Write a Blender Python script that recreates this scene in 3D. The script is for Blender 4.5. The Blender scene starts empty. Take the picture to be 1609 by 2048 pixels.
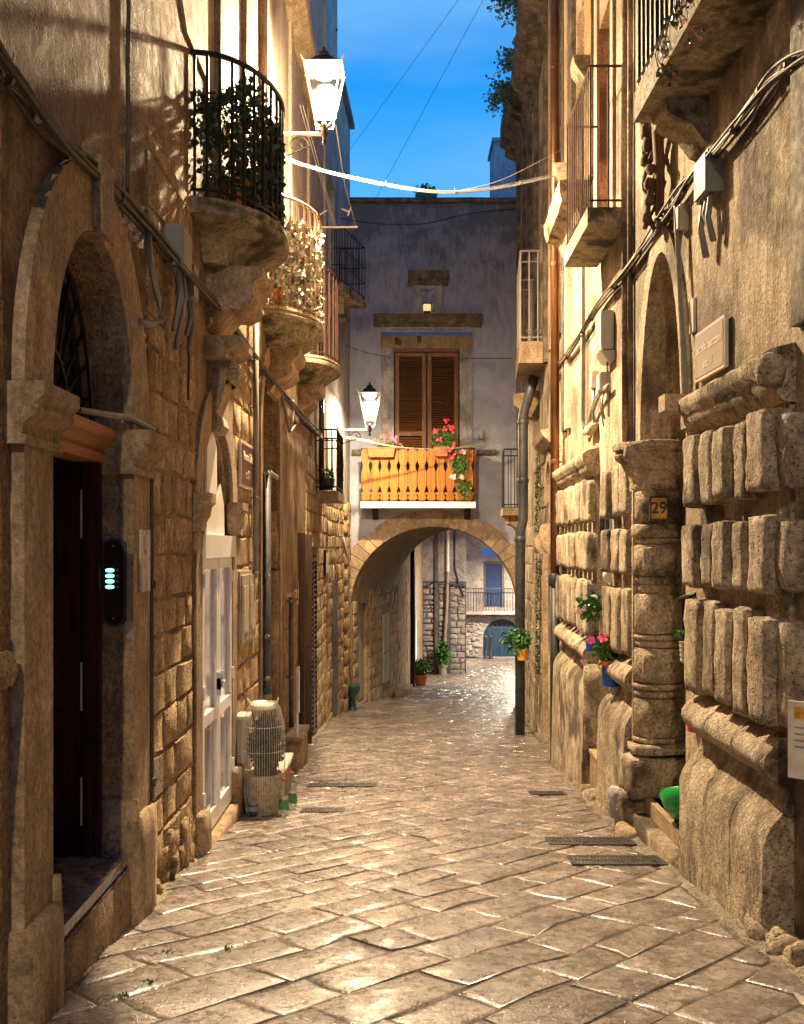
import bpy, bmesh, math, random
from mathutils import Vector, Matrix, noise
from mathutils.geometry import tessellate_polygon
PI = math.pi
rnd = random.Random(7)
S = bpy.context.scene
C = S.collection

# ------------------------------------------------------------------ camera
cam = bpy.data.objects.new('camera', bpy.data.cameras.new('camera'))
C.objects.link(cam); S.camera = cam
cam.location = (0, 0, 1.5); cam.rotation_euler = (math.radians(90), 0, 0)
cam.data.sensor_width = 36.0; cam.data.lens = 35.16
cam.data.shift_y = 71 / 2048
cam.data.clip_start = 0.05; cam.data.clip_end = 600

# ------------------------------------------------------------------ dusk sky
W = bpy.data.worlds.new('World'); S.world = W; W.use_nodes = True
nt = W.node_tree; nt.nodes.clear()
def wn(t, **k):
    n = nt.nodes.new(t)
    for a, b in k.items(): setattr(n, a, b)
    return n
tc = wn('ShaderNodeTexCoord'); sep = wn('ShaderNodeSeparateXYZ')
nt.links.new(tc.outputs['Generated'], sep.inputs[0])
rmp = wn('ShaderNodeValToRGB')
nt.links.new(sep.outputs['Z'], rmp.inputs[0])
e = rmp.color_ramp.elements
e[0].position = 0.0; e[0].color = (0.20, 0.56, 0.96, 1)
e[1].position = 1.0; e[1].color = (0.003, 0.035, 0.20, 1)
for p_, c_ in ((0.30, (0.11, 0.50, 0.98, 1)), (0.42, (0.018, 0.31, 0.88, 1)), (0.52, (0.003, 0.20, 0.70, 1)), (0.68, (0.005, 0.07, 0.34, 1))):
    q_ = e.new(p_); q_.color = c_
mp = wn('ShaderNodeMapping'); mp.inputs['Scale'].default_value = (1.2, 1.2, 5.0)
mp.inputs['Rotation'].default_value = (0.15, 0.25, 0)
nz = wn('ShaderNodeTexNoise'); nz.inputs['Scale'].default_value = 2.6; nz.inputs['Detail'].default_value = 4
nt.links.new(tc.outputs['Generated'], mp.inputs[0]); nt.links.new(mp.outputs[0], nz.inputs[0])
cr = wn('ShaderNodeValToRGB'); cr.color_ramp.elements[0].position = 0.42; cr.color_ramp.elements[1].position = 0.78
cr.color_ramp.elements[1].color = (0.85, 0.85, 0.85, 1)
nt.links.new(nz.outputs['Fac'], cr.inputs[0])
mx = wn('ShaderNodeMixRGB'); mx.inputs[2].default_value = (0.16, 0.46, 0.90, 1)
nt.links.new(cr.outputs[0], mx.inputs[0]); nt.links.new(rmp.outputs[0], mx.inputs[1])
bgn = wn('ShaderNodeBackground'); bgn.inputs[1].default_value = 1.12
out = wn('ShaderNodeOutputWorld')
nt.links.new(mx.outputs[0], bgn.inputs[0]); nt.links.new(bgn.outputs[0], out.inputs[0])

S.view_settings.view_transform = 'Standard'; S.view_settings.look = 'None'
S.view_settings.exposure = 0.0; S.view_settings.gamma = 1.0
S.view_settings.use_curve_mapping = False
S.render.engine = 'CYCLES'
S.cycles.max_bounces = 8; S.cycles.diffuse_bounces = 5; S.cycles.transparent_max_bounces = 12
LAMP_POWER = 2800.0
LAMP_COL = (1.0, 0.715, 0.43)

# ------------------------------------------------------------------ helpers
WL = {}
def ground(y):
    return -0.1 * y if y < 40 else -4.0 - 0.05 * (y - 40)

class Fr:
    """a wall plane: s runs along the wall, z is up, o is the distance out of it"""
    def __init__(f, p0, u, n):
        f.p0 = Vector((p0[0], p0[1], 0)); f.u = Vector((u[0], u[1], 0))
        f.n = Vector((n[0], n[1], 0)).normalized()
    def P(f, s, z, o=0.0):
        v = f.p0 + f.u * s + f.n * o
        return Vector((v.x, v.y, z))
    def hit(f, px, py, o=0.0):
        d = Vector(((px - 804.5) / 2000, 1, (1095 - py) / 2000))
        q = f.p0 + f.n * o
        t = q.dot(f.n) / d.dot(f.n)
        p = d * t
        s = (Vector((p.x, p.y, 0)) - q).dot(f.u) / f.u.dot(f.u)
        return s, 1.5 + p.z
L = Fr((-1.52, 0), (0, 1), (1, 0))
R = Fr((2.0, 0), (0, 1), (-1, 0))
RC = Fr((2.0 - 0.0375 * 9.4, 0), (0.0375, 1), (-1, 0.0375))
R2 = Fr((2.15 - 0.06 * 13.4, 0), (0.06, 1), (-1, 0.06))
def FRONT(y): return Fr((0, y), (1, 0), (0, -1))

class MB:
    def __init__(m): m.v = []; m.f = []
    def add(m, vs, fs):
        b = len(m.v); m.v += [tuple(x) for x in vs]; m.f += [tuple(i + b for i in f) for f in fs]; return m
    def hexa(m, c):
        return m.add(c, [(0, 1, 2, 3), (7, 6, 5, 4), (0, 4, 5, 1), (1, 5, 6, 2), (2, 6, 7, 3), (3, 7, 4, 0)])
    def box(m, x0, x1, y0, y1, z0, z1):
        return m.hexa([(x0, y0, z0), (x1, y0, z0), (x1, y1, z0), (x0, y1, z0), (x0, y0, z1), (x1, y0, z1), (x1, y1, z1), (x0, y1, z1)])
    def fbox(m, fr, s0, s1, z0, z1, o0, o1):
        P = fr.P
        return m.hexa([P(s0, z0, o0), P(s1, z0, o0), P(s1, z0, o1), P(s0, z0, o1), P(s0, z1, o0), P(s1, z1, o0), P(s1, z1, o1), P(s0, z1, o1)])
    def prism(m, fr, pts, o0, o1):
        n = len(pts)
        vs = [fr.P(s, z, o0) for s, z in pts] + [fr.P(s, z, o1) for s, z in pts]
        tr = tessellate_polygon([[Vector((s, z, 0)) for s, z in pts]])
        fs = [tuple(t) for t in tr] + [tuple(i + n for i in reversed(t)) for t in tr]
        fs += [(i, (i + 1) % n, (i + 1) % n + n, i + n) for i in range(n)]
        return m.add(vs, fs)
    def profile(m, fr, s0, s1, prof, nseg=1, jit=0.0, seed=0):
        """closed profile of (o, z) run along the wall"""
        k = len(prof); vs = []; fs = []
        for i in range(nseg + 1):
            s = s0 + (s1 - s0) * i / nseg
            for j, (o, z) in enumerate(prof):
                p = fr.P(s, z, o)
                if jit:
                    q = noise.noise_vector(p * 4.3 + Vector((seed, 0, 0))) * jit + noise.noise_vector(p * 13 + Vector((0, seed, 0))) * jit * 0.5
                    p = p + q
                vs.append(p)
        for i in range(nseg):
            for j in range(k):
                a = i * k + j; b = i * k + (j + 1) % k
                fs.append((a, b, b + k, a + k))
        tr = tessellate_polygon([[Vector((o, z, 0)) for o, z in prof]])
        fs += [tuple(t) for t in tr] + [tuple(nseg * k + i for i in reversed(t)) for t in tr]
        return m.add(vs, fs)
    def tube(m, pts, r, n=6, r1=None):
        pts = [Vector(p) for p in pts]; k = len(pts)
        if k < 2: return m
        vs = []; fs = []
        for i, p in enumerate(pts):
            a = pts[max(0, i - 1)]; b = pts[min(k - 1, i + 1)]
            t = (b - a).normalized() if (b - a).length > 1e-9 else Vector((0, 0, 1))
            up = Vector((0, 0, 1)) if abs(t.z) < 0.9 else Vector((1, 0, 0))
            x = t.cross(up).normalized(); y = t.cross(x).normalized()
            rr = r if r1 is None else r + (r1 - r) * i / (k - 1)
            for j in range(n):
                an = 2 * PI * j / n
                vs.append(p + x * math.cos(an) * rr + y * math.sin(an) * rr)
        for i in range(k - 1):
            for j in range(n):
                a = i * n + j; b = i * n + (j + 1) % n
                fs.append((a, b, b + n, a + n))
        fs.append(tuple(range(n))); fs.append(tuple(reversed(range((k - 1) * n, k * n))))
        return m.add(vs, fs)
    def lathe(m, c, prof, n=16, sx=1, sy=1, a0=0, a1=2 * PI, cap=True):
        vs = []; fs = []; full = abs(a1 - a0 - 2 * PI) < 1e-6
        k = n if full else n + 1
        for r, z in prof:
            for j in range(k):
                a = a0 + (a1 - a0) * j / n
                vs.append((c[0] + r * sx * math.cos(a), c[1] + r * sy * math.sin(a), c[2] + z))
        for i in range(len(prof) - 1):
            for j in range(n):
                a = i * k + j; b = i * k + (j + 1) % k
                fs.append((a, b, b + k, a + k))
        if cap:
            fs.append(tuple(range(k))); fs.append(tuple(reversed(range((len(prof) - 1) * k, len(prof) * k))))
        return m.add(vs, fs)
    def rock(m, fr, s0, s1, z0, z1, o0, o1, r=0.03, jit=0.01, n=(4, 4, 3), seed=0, freq=6.0):
        """box with worn, rounded edges and an uneven skin, in a wall frame"""
        nx, ny, nz_ = n
        cs = ((s0 + s1) / 2, (z0 + z1) / 2, (o0 + o1) / 2); h = ((s1 - s0) / 2, (z1 - z0) / 2, (o1 - o0) / 2)
        r = min(r, h[0] * .95, h[1] * .95, h[2] * .95)
        idx = {}; vs = []; fs = []
        def vert(i, j, k):
            key = (i, j, k)
            if key in idx: return idx[key]
            q = [(-1 + 2 * i / nx), (-1 + 2 * j / ny), (-1 + 2 * k / nz_)]
            p = [q[a] * h[a] for a in range(3)]
            inn = [max(-(h[a] - r), min(h[a] - r, p[a])) for a in range(3)]
            d = Vector([p[a] - inn[a] for a in range(3)])
            if d.length > 1e-6: d = d.normalized() * r
            w = Vector(inn) + d
            P = fr.P(cs[0] + w[0], cs[1] + w[1], cs[2] + w[2])
            if jit: P = P + noise.noise_vector(P * freq + Vector((seed * 3.1, 0, seed))) * jit + noise.noise_vector(P * freq * 2.7 + Vector((seed, 5, 0))) * jit * .45
            idx[key] = len(vs); vs.append(P); return idx[key]
        for i in range(nx):
            for j in range(ny):
                for k in (0, nz_):
                    fs.append((vert(i, j, k), vert(i + 1, j, k), vert(i + 1, j + 1, k), vert(i, j + 1, k)))
        for i in range(nx):
            for k in range(nz_):
                for j in (0, ny):
                    fs.append((vert(i, j, k), vert(i + 1, j, k), vert(i + 1, j, k + 1), vert(i, j, k + 1)))
        for j in range(ny):
            for k in range(nz_):
                for i in (0, nx):
                    fs.append((vert(i, j, k), vert(i, j + 1, k), vert(i, j + 1, k + 1), vert(i, j, k + 1)))
        return m.add(vs, fs)

def put(o, parent, w):
    WL[o.name] = Vector(w)
    if parent is not None:
        o.parent = parent; o.location = Vector(w) - WL[parent.name]
    else: o.location = w
def obj(name, mb, mat, parent=None, smooth=False, recalc=True, ang=None):
    vs = mb.v
    lo = [min(v[i] for v in vs) for i in range(3)]; hi = [max(v[i] for v in vs) for i in range(3)]
    c = Vector(((lo[0] + hi[0]) / 2, (lo[1] + hi[1]) / 2, lo[2]))
    me = bpy.data.meshes.new(name)
    me.from_pydata([Vector(v) - c for v in vs], [], mb.f)
    if recalc:
        bm = bmesh.new(); bm.from_mesh(me); bmesh.ops.recalc_face_normals(bm, faces=bm.faces); bm.to_mesh(me); bm.free()
    if smooth: me.shade_smooth()
    if ang is not None:
        me.shade_smooth(); me.set_sharp_from_angle(angle=math.radians(ang))
    me.materials.append(mat)
    o = bpy.data.objects.new(name, me); C.objects.link(o); put(o, parent, c)
    return o
def tag(o, label=None, cat=None, group=None, kind=None):
    if label: o['label'] = label
    if cat: o['category'] = cat
    if group: o['group'] = group
    if kind: o['kind'] = kind
    return o
def thing(name, label, cat, loc, group=None):
    o = bpy.data.objects.new(name, None); C.objects.link(o); o.empty_display_size = .2
    put(o, None, loc); return tag(o, label, cat, group)
def inst(src, parent, delta):
    """another of the same piece, sharing its mesh, moved by delta"""
    o = src.copy(); C.objects.link(o); put(o, parent, WL[src.name] + Vector(delta)); return o
def copy_thing(root, delta, label, kids=None):
    r = root.copy(); C.objects.link(r); put(r, None, WL[root.name] + Vector(delta)); r['label'] = label
    def rec(a, b):
        for ch in list(a.children):
            c = ch.copy(); C.objects.link(c); put(c, b, WL[ch.name] + Vector(delta)); rec(ch, c)
    rec(root, r); return r

def wall_sheet(name, fr, outer, holes, thick, mat, parent, o=0.0):
    """wall with real openings: polygon in (s, z) with holes, extruded backwards"""
    loops = [outer] + holes
    flat = [p for lp in loops for p in lp]
    tr = tessellate_polygon([[Vector((s, z, 0)) for s, z in lp] for lp in loops])
    n = len(flat); m = MB()
    vs = [fr.P(s, z, o) for s, z in flat] + [fr.P(s, z, o - thick) for s, z in flat]
    fs = [tuple(t) for t in tr] + [tuple(i + n for i in reversed(t)) for t in tr]
    b = 0
    for lp in loops:
        k = len(lp)
        for i in range(k):
            a, c = b + i, b + (i + 1) % k
            fs.append((a, c, c + n, a + n))
        b += k
    m.add(vs, fs)
    return obj(name, m, mat, parent)
def arch_pts(s0, s1, zs, rise, n=18):
    c = (s0 + s1) / 2; a = (s1 - s0) / 2
    return [(c + a * math.cos(PI * i / n), zs + rise * math.sin(PI * i / n)) for i in range(n + 1)]   # s1 -> s0
def arch_hole(s0, s1, zb, zs, rise, n=18):
    return [(s0, zb), (s1, zb)] + arch_pts(s0, s1, zs, rise, n)
def rect(s0, s1, z0, z1): return [(s0, z0), (s1, z0), (s1, z1), (s0, z1)]
def band(m, fr, inner, outer, o0, o1):
    k = len(inner)
    vs = [fr.P(s, z, o0) for s, z in inner] + [fr.P(s, z, o0) for s, z in outer] + [fr.P(s, z, o1) for s, z in inner] + [fr.P(s, z, o1) for s, z in outer]
    fs = []
    for i in range(k - 1):
        fs += [(i, i + 1, i + 1 + k, i + k), (2 * k + i, 3 * k + i, 3 * k + i + 1, 2 * k + i + 1),
               (i, 2 * k + i, 2 * k + i + 1, i + 1), (k + i, k + i + 1, 3 * k + i + 1, 3 * k + i)]
    fs += [(0, k, 3 * k, 2 * k), (k - 1, 3 * k - 1, 4 * k - 1, 2 * k - 1)]
    return m.add(vs, fs)

# ------------------------------------------------------------------ materials
def newmat(name):
    m = bpy.data.materials.new(name); m.use_nodes = True
    return m, m.node_tree, m.node_tree.nodes['Principled BSDF']
def N(t, ty, **k):
    n = t.nodes.new(ty)
    for a, b in k.items():
        if a in n.inputs: n.inputs[a].default_value = b
        else: setattr(n, a, b)
    return n
def ramp(t, src, p0, c0, p1, c1):
    r = t.nodes.new('ShaderNodeValToRGB'); r.color_ramp.elements[0].position = p0; r.color_ramp.elements[1].position = p1
    f = lambda c: (c, c, c, 1) if isinstance(c, (int, float)) else tuple(c) + (1,)
    r.color_ramp.elements[0].color = f(c0); r.color_ramp.elements[1].color = f(c1)
    t.links.new(src, r.inputs[0]); return r.outputs[0]
def mix(t, fac, a, b, mode='MIX'):
    n = t.nodes.new('ShaderNodeMixRGB'); n.blend_type = mode
    for i, v in enumerate((fac, a, b)):
        if isinstance(v, (int, float)): n.inputs[i].default_value = v if i == 0 else (v, v, v, 1)
        elif isinstance(v, tuple): n.inputs[i].default_value = v + (1,) if len(v) == 3 else v
        else: t.links.new(v, n.inputs[i])
    return n.outputs[0]
def stone(name, c1, c2, stain=(0.05, 0.045, 0.04), stain_amt=0.5, streak=1.0, sc=1.5, bump=0.5, bd=0.02, rough=(0.75, 0.95),
          island=0.25, pit=0.5, fine=1.0, stain_pos=0.55, extra=None, kk=1.0):
    m, t, b = newmat(name)
    g = N(t, 'ShaderNodeNewGeometry')
    mp = N(t, 'ShaderNodeMapping'); mp.inputs['Scale'].default_value = (1, 1, streak); t.links.new(g.outputs['Position'], mp.inputs[0])
    pos = g.outputs['Position']
    def nz(scale, detail=6, rgh=.6, src=None):
        n = N(t, 'ShaderNodeTexNoise', Scale=scale, Detail=detail, Roughness=rgh); t.links.new(src or pos, n.inputs['Vector']); return n.outputs['Fac']
    c1 = tuple(v * .66 * kk for v in c1); c2 = tuple(v * .84 * kk for v in c2)
    base = mix(t, ramp(t, nz(sc, 8, .68), .36, 0.0, .62, 1.0), c1, c2)
    base = mix(t, 1.0, base, ramp(t, nz(10, 7, .75, mp.outputs[0]), .34, .58, .60, 1.14), 'MULTIPLY')
    spk = nz(38 * fine, 5, .75)
    base = mix(t, 1.0, base, ramp(t, spk, .34, .50, .60, 1.18), 'MULTIPLY')
    st = nz(sc * 1.7, 8, .68, mp.outputs[0])
    base = mix(t, ramp(t, st, stain_pos, 0.0, stain_pos + .17, stain_amt), base, stain)
    if extra:
        base = mix(t, ramp(t, nz(extra[1], 6, .6), extra[2], 0.0, extra[2] + .08, extra[3]), base, extra[0])
    if island:
        mr = N(t, 'ShaderNodeMapRange'); mr.inputs[3].default_value = 1 - island; mr.inputs[4].default_value = 1 + island * .6
        t.links.new(g.outputs['Random Per Island'], mr.inputs[0])
        base = mix(t, 1.0, base, mr.outputs[0], 'MULTIPLY')
    t.links.new(base, b.inputs['Base Color'])
    rr = N(t, 'ShaderNodeMapRange'); rr.inputs[1].default_value = .36; rr.inputs[2].default_value = .62; rr.inputs[3].default_value = rough[0]; rr.inputs[4].default_value = rough[1]
    t.links.new(nz(sc * 5, 4), rr.inputs[0]); t.links.new(rr.outputs[0], b.inputs['Roughness'])
    # relief
    h = mix(t, .5, nz(7, 6, .65, mp.outputs[0]), nz(30 * fine, 5, .7))
    v = N(t, 'ShaderNodeTexVoronoi', Scale=42 * fine); t.links.new(pos, v.inputs['Vector'])
    h = mix(t, pit * .5, h, ramp(t, v.outputs['Distance'], .05, 0.0, .35, 1.0))
    bp = N(t, 'ShaderNodeBump', Strength=min(1, bump * 1.15), Distance=bd * 1.5); t.links.new(h, bp.inputs['Height']); t.links.new(bp.outputs[0], b.inputs['Normal'])
    return m
def plain(name, col, rough=.5, metal=0, var=.25, sc=6, bump=.1, spec=.5, dirt=None):
    m, t, b = newmat(name)
    g = N(t, 'ShaderNodeNewGeometry')
    n = N(t, 'ShaderNodeTexNoise', Scale=sc, Detail=5); t.links.new(g.outputs['Position'], n.inputs['Vector'])
    lo = tuple(c * (1 - var) for c in col); hi = tuple(min(1, c * (1 + var)) for c in col)
    c = ramp(t, n.outputs['Fac'], .3, lo, .7, hi)
    if dirt:
        n2 = N(t, 'ShaderNodeTexNoise', Scale=sc * 2.3, Detail=7); t.links.new(g.outputs['Position'], n2.inputs['Vector'])
        c = mix(t, ramp(t, n2.outputs['Fac'], .52, 0.0, .62, .8), c, dirt)
    t.links.new(c, b.inputs['Base Color'])
    b.inputs['Roughness'].default_value = rough; b.inputs['Metallic'].default_value = metal
    b.inputs['Specular IOR Level'].default_value = spec
    n3 = N(t, 'ShaderNodeTexNoise', Scale=sc * 8, Detail=4); t.links.new(g.outputs['Position'], n3.inputs['Vector'])
    bp = N(t, 'ShaderNodeBump', Strength=bump, Distance=.01); t.links.new(n3.outputs['Fac'], bp.inputs['Height']); t.links.new(bp.outputs[0], b.inputs['Normal'])
    return m
def wood(name, c1, c2, rough=.5, vertical=True, sc=1.0):
    m, t, b = newmat(name)
    g = N(t, 'ShaderNodeNewGeometry'); mp = N(t, 'ShaderNodeMapping')
    mp.inputs['Scale'].default_value = (22, 22, 1.6) if vertical else (2, 2, 26)
    t.links.new(g.outputs['Position'], mp.inputs[0])
    n = N(t, 'ShaderNodeTexNoise', Scale=1.2 * sc, Detail=6, Distortion=.6); t.links.new(mp.outputs[0], n.inputs['Vector'])
    c = ramp(t, n.outputs['Fac'], .35, c1, .65, c2)
    mr = N(t, 'ShaderNodeMapRange'); mr.inputs[3].default_value = .78; mr.inputs[4].default_value = 1.12
    t.links.new(g.outputs['Random Per Island'], mr.inputs[0]); c = mix(t, 1.0, c, mr.outputs[0], 'MULTIPLY')
    t.links.new(c, b.inputs['Base Color']); b.inputs['Roughness'].default_value = rough; b.inputs['Specular IOR Level'].default_value = .25
    bp = N(t, 'ShaderNodeBump', Strength=.25, Distance=.004); t.links.new(n.outputs['Fac'], bp.inputs['Height']); t.links.new(bp.outputs[0], b.inputs['Normal'])
    return m
def leaf(name, c1, c2, rough=.45):
    m, t, b = newmat(name)
    g = N(t, 'ShaderNodeNewGeometry')
    c = ramp(t, g.outputs['Random Per Island'], 0.0, c1, 1.0, c2)
    t.links.new(c, b.inputs['Base Color']); b.inputs['Roughness'].default_value = rough
    return m
def emit(name, col, k):
    m, t, b = newmat(name)
    b.inputs['Base Color'].default_value = (*[min(1, c) for c in col], 1)
    b.inputs['Emission Color'].default_value = (*col, 1); b.inputs['Emission Strength'].default_value = k
    return m
def glass(name, tint=(.9, .95, .93), fac=.12, rough=.03):
    m, t, b = newmat(name); t.nodes.remove(b)
    o = t.nodes['Material Output']; tr = N(t, 'ShaderNodeBsdfTransparent'); tr.inputs[0].default_value = (*tint, 1)
    gl = N(t, 'ShaderNodeBsdfGlossy'); gl.inputs['Roughness'].default_value = rough
    mxs = N(t, 'ShaderNodeMixShader'); mxs.inputs[0].default_value = fac
    t.links.new(tr.outputs[0], mxs.inputs[1]); t.links.new(gl.outputs[0], mxs.inputs[2]); t.links.new(mxs.outputs[0], o.inputs[0])
    return m

M = {}
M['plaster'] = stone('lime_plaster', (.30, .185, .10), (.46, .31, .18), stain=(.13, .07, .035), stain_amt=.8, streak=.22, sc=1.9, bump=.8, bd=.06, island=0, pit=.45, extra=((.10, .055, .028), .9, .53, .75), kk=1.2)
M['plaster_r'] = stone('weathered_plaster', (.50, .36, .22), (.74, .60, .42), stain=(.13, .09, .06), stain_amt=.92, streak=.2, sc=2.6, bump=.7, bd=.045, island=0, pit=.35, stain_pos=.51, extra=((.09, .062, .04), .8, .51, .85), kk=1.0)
M['ashlar'] = stone('limestone_blocks', (.36, .23, .12), (.56, .40, .23), stain=(.13, .075, .035), stain_amt=.75, streak=.5, sc=3.2, bump=.95, bd=.06, island=.22, pit=.7, kk=1.3, stain_pos=.57)
M['mortar'] = stone('old_mortar', (.34, .23, .13), (.45, .32, .19), stain=(.09, .06, .035), stain_amt=.8, streak=.4, sc=3, bump=.7, bd=.03, island=0, pit=.6)
M['dressed'] = stone('dressed_stone', (.40, .27, .16), (.54, .39, .25), stain=(.18, .10, .055), stain_amt=.65, streak=.3, sc=2.2, bump=.4, bd=.025, island=.1, pit=.3)
M['trim'] = stone('dressed_stone_trim', (.42, .29, .17), (.58, .42, .27), stain=(.10, .065, .035), stain_amt=.7, streak=.5, sc=2.2, bump=.4, bd=.02, island=.1, pit=.5)
M['rustic'] = stone('eroded_tuff', (.45, .335, .215), (.70, .565, .41), stain=(.075, .05, .035), stain_amt=.92, streak=.4, sc=3.4, bump=1.0, bd=.05, island=.12, pit=.45, stain_pos=.53, extra=((.05, .035, .025), 1.3, .54, .85), kk=1.1)
M['paver'] = stone('worn_paving_limestone', (.32, .26, .235), (.55, .455, .41), stain=(.12, .095, .078), stain_amt=.8, streak=1, sc=4.2, bump=.42, bd=.018, rough=(.12, .50), island=.40, pit=.4, stain_pos=.49, kk=.73)
_pb = M['paver'].node_tree.nodes['Principled BSDF']; _pb.inputs['Coat Weight'].default_value = .55; _pb.inputs['Coat Roughness'].default_value = .22
_pt = M['paver'].node_tree; _n = N(_pt, 'ShaderNodeTexNoise', Scale=5.5, Detail=5); _g = N(_pt, 'ShaderNodeNewGeometry'); _pt.links.new(_g.outputs['Position'], _n.inputs['Vector'])
_pt.links.new(ramp(_pt, _n.outputs['Fac'], .42, 0.0, .60, .9), _pb.inputs['Coat Weight'])
_b2 = N(_pt, 'ShaderNodeBump', Strength=.5, Distance=.014); _n2 = N(_pt, 'ShaderNodeTexNoise', Scale=11, Detail=4); _pt.links.new(_g.outputs['Position'], _n2.inputs['Vector']); _pt.links.new(_n2.outputs['Fac'], _b2.inputs['Height']); _pt.links.new(_b2.outputs[0], _pb.inputs['Coat Normal'])
M['joint'] = stone('dirty_joint_mortar', (.075, .058, .046), (.16, .122, .095), stain=(.045, .036, .028), stain_amt=.8, streak=1, sc=5, bump=.9, bd=.03, rough=(.55, .85), island=0, pit=.8)
M['kerbdirt'] = stone('edge_mortar', (.22, .17, .12), (.40, .32, .23), stain=(.09, .07, .05), stain_amt=.8, streak=1, sc=4, bump=.9, bd=.03, rough=(.5, .8), island=.2, pit=.8)
M['facade'] = stone('grey_lime_render', (.40, .37, .36), (.54, .50, .48), stain=(.07, .07, .075), stain_amt=.85, streak=.35, sc=1.3, bump=.35, bd=.02, island=0, pit=.3, stain_pos=.55)
M['facade_top'] = stone('blackened_render', (.26, .26, .27), (.42, .41, .41), stain=(.03, .032, .035), stain_amt=.95, streak=.25, sc=1.9, bump=.4, bd=.02, island=0, pit=.4, stain_pos=.49)
M['ochre'] = stone('ochre_stone_frame', (.30, .20, .09), (.42, .29, .14), stain=(.08, .05, .025), stain_amt=.6, streak=.6, sc=2.5, bump=.3, bd=.015, island=.1)
M['ledge'] = stone('mossy_ledge_tuff', (.50, .37, .23), (.72, .57, .39), stain=(.05, .038, .025), stain_amt=.95, streak=.6, sc=4, bump=1.0, bd=.05, island=0, pit=.6, stain_pos=.54, extra=((.04, .035, .02), 2.5, .58, .8))
M['black_stone'] = stone('lichen_stone', (.09, .072, .055), (.24, .185, .125), stain=(.02, .02, .02), stain_amt=.9, streak=.6, sc=3, bump=.6, bd=.02, island=.1, stain_pos=.47)
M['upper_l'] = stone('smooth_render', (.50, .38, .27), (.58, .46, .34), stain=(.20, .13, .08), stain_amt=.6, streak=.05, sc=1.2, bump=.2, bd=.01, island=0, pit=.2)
M['blue_render'] = stone('blue_grey_render', (.20, .24, .33), (.27, .31, .40), stain=(.1, .12, .18), stain_amt=.5, streak=.2, sc=1, bump=.2, island=0)
M['pale_far'] = stone('pale_far_masonry', (.34, .28, .27), (.50, .42, .39), stain=(.16, .13, .12), stain_amt=.6, streak=.7, sc=1.6, bump=.5, bd=.03, island=.2)
M['far_joint'] = stone('far_dark_joints', (.10, .085, .085), (.17, .145, .14), stain=(.06, .05, .05), stain_amt=.5, island=0)
M['moss'] = stone('mossy_slab_stone', (.36, .28, .17), (.56, .45, .29), stain=(.05, .05, .025), stain_amt=.9, streak=1.2, sc=3.5, bump=.6, bd=.02, island=.1, stain_pos=.50, extra=((.025, .028, .012), 2.2, .52, .9))
M['dark_wood'] = wood('dark_mahogany', (.016, .0035, .0018), (.050, .010, .005), .5)
M['red_wood'] = wood('varnished_lintel_wood', (.30, .12, .05), (.42, .19, .08), .4, False)
M['shutter'] = wood('brown_shutter_wood', (.12, .045, .016), (.20, .08, .03), .5)
M['dark_shutter'] = wood('dark_brown_shutter', (.022, .010, .006), (.05, .024, .015), .55)
M['orange_wood'] = wood('honey_stained_planks', (.20, .07, .012), (.38, .15, .025), .55)
M['grey_wood'] = wood('weathered_grey_wood', (.26, .23, .19), (.42, .37, .31), .7)
M['brown_door'] = wood('russet_door_panel', (.20, .075, .04), (.30, .12, .065), .6)
M['iron'] = plain('black_iron', (.022, .019, .017), .5, .6, .3, 20, .2)
M['rust_iron'] = plain('rusty_iron', (.055, .022, .013), .6, .3, .4, 14, .3, dirt=(.06, .03, .02))
M['pink_iron'] = plain('faded_red_iron', (.34, .19, .14), .5, .1, .3, 14, .2, dirt=(.2, .09, .06))
M['copper'] = plain('copper_pipe', (.27, .125, .06), .36, .85, .25, 3, .05)
M['dark_pipe'] = plain('cast_iron_pipe', (.035, .038, .042), .5, .3, .3, 6, .15)
M['grey_pipe'] = plain('grey_zinc_pipe', (.085, .088, .095), .5, .4, .2, 5, .1, dirt=(.05, .048, .045))
M['conduit'] = plain('grey_conduit', (.25, .24, .21), .5, .1, .2, 8, .1)
M['cable'] = plain('dusty_cable', (.075, .056, .04), .6, 0, .4, 20, .3)
M['cable_pale'] = plain('pale_cable', (.34, .28, .21), .5, 0, .3, 20, .3)
M['white_paint'] = plain('white_lacquer', (.82, .80, .78), .3, 0, .06, 3, .03)
M['white_iron'] = plain('cream_painted_iron', (.26, .22, .20), .5, 0, .15, 8, .1)
M['grey_metal'] = plain('grey_painted_metal', (.42, .45, .46), .4, .2, .1, 4, .05)
M['beige_plastic'] = plain('grey_beige_plastic', (.44, .40, .34), .45, 0, .08, 3, .03)
M['grey_plastic'] = plain('grey_plastic', (.20, .19, .175), .5, 0, .15, 6, .05)
M['sign_brown'] = plain('brown_enamel', (.045, .017, .014), .35, 0, .1, 4, .02)
M['sign_grey'] = plain('taupe_plate', (.30, .23, .19), .5, 0, .08, 4, .02)
M['sign_rim'] = plain('pale_plate_rim', (.62, .52, .45), .45, 0, .1, 4, .02)
M['letter'] = plain('cream_lettering', (.75, .68, .58), .5, 0, .05, 4, .0)
M['ink'] = plain('dark_ink', (.03, .03, .035), .6, 0, .2, 4, .0)
M['tile_white'] = plain('old_white_ceramic', (.62, .55, .46), .35, 0, .15, 14, .1)
M['tile_ochre'] = plain('ochre_majolica', (.55, .27, .05), .3, 0, .3, 30, .1)
M['terracotta'] = plain('terracotta', (.45, .13, .045), .7, 0, .2, 8, .15)
M['orange_pot'] = plain('orange_plastic', (.75, .16, .02), .4, 0, .1, 8, .05)
M['blue_pot'] = plain('blue_plastic', (.015, .10, .52), .35, 0, .1, 4, .03)
M['yellow_pot'] = plain('ochre_glazed_pot', (.55, .26, .03), .45, 0, .2, 8, .1)
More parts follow.
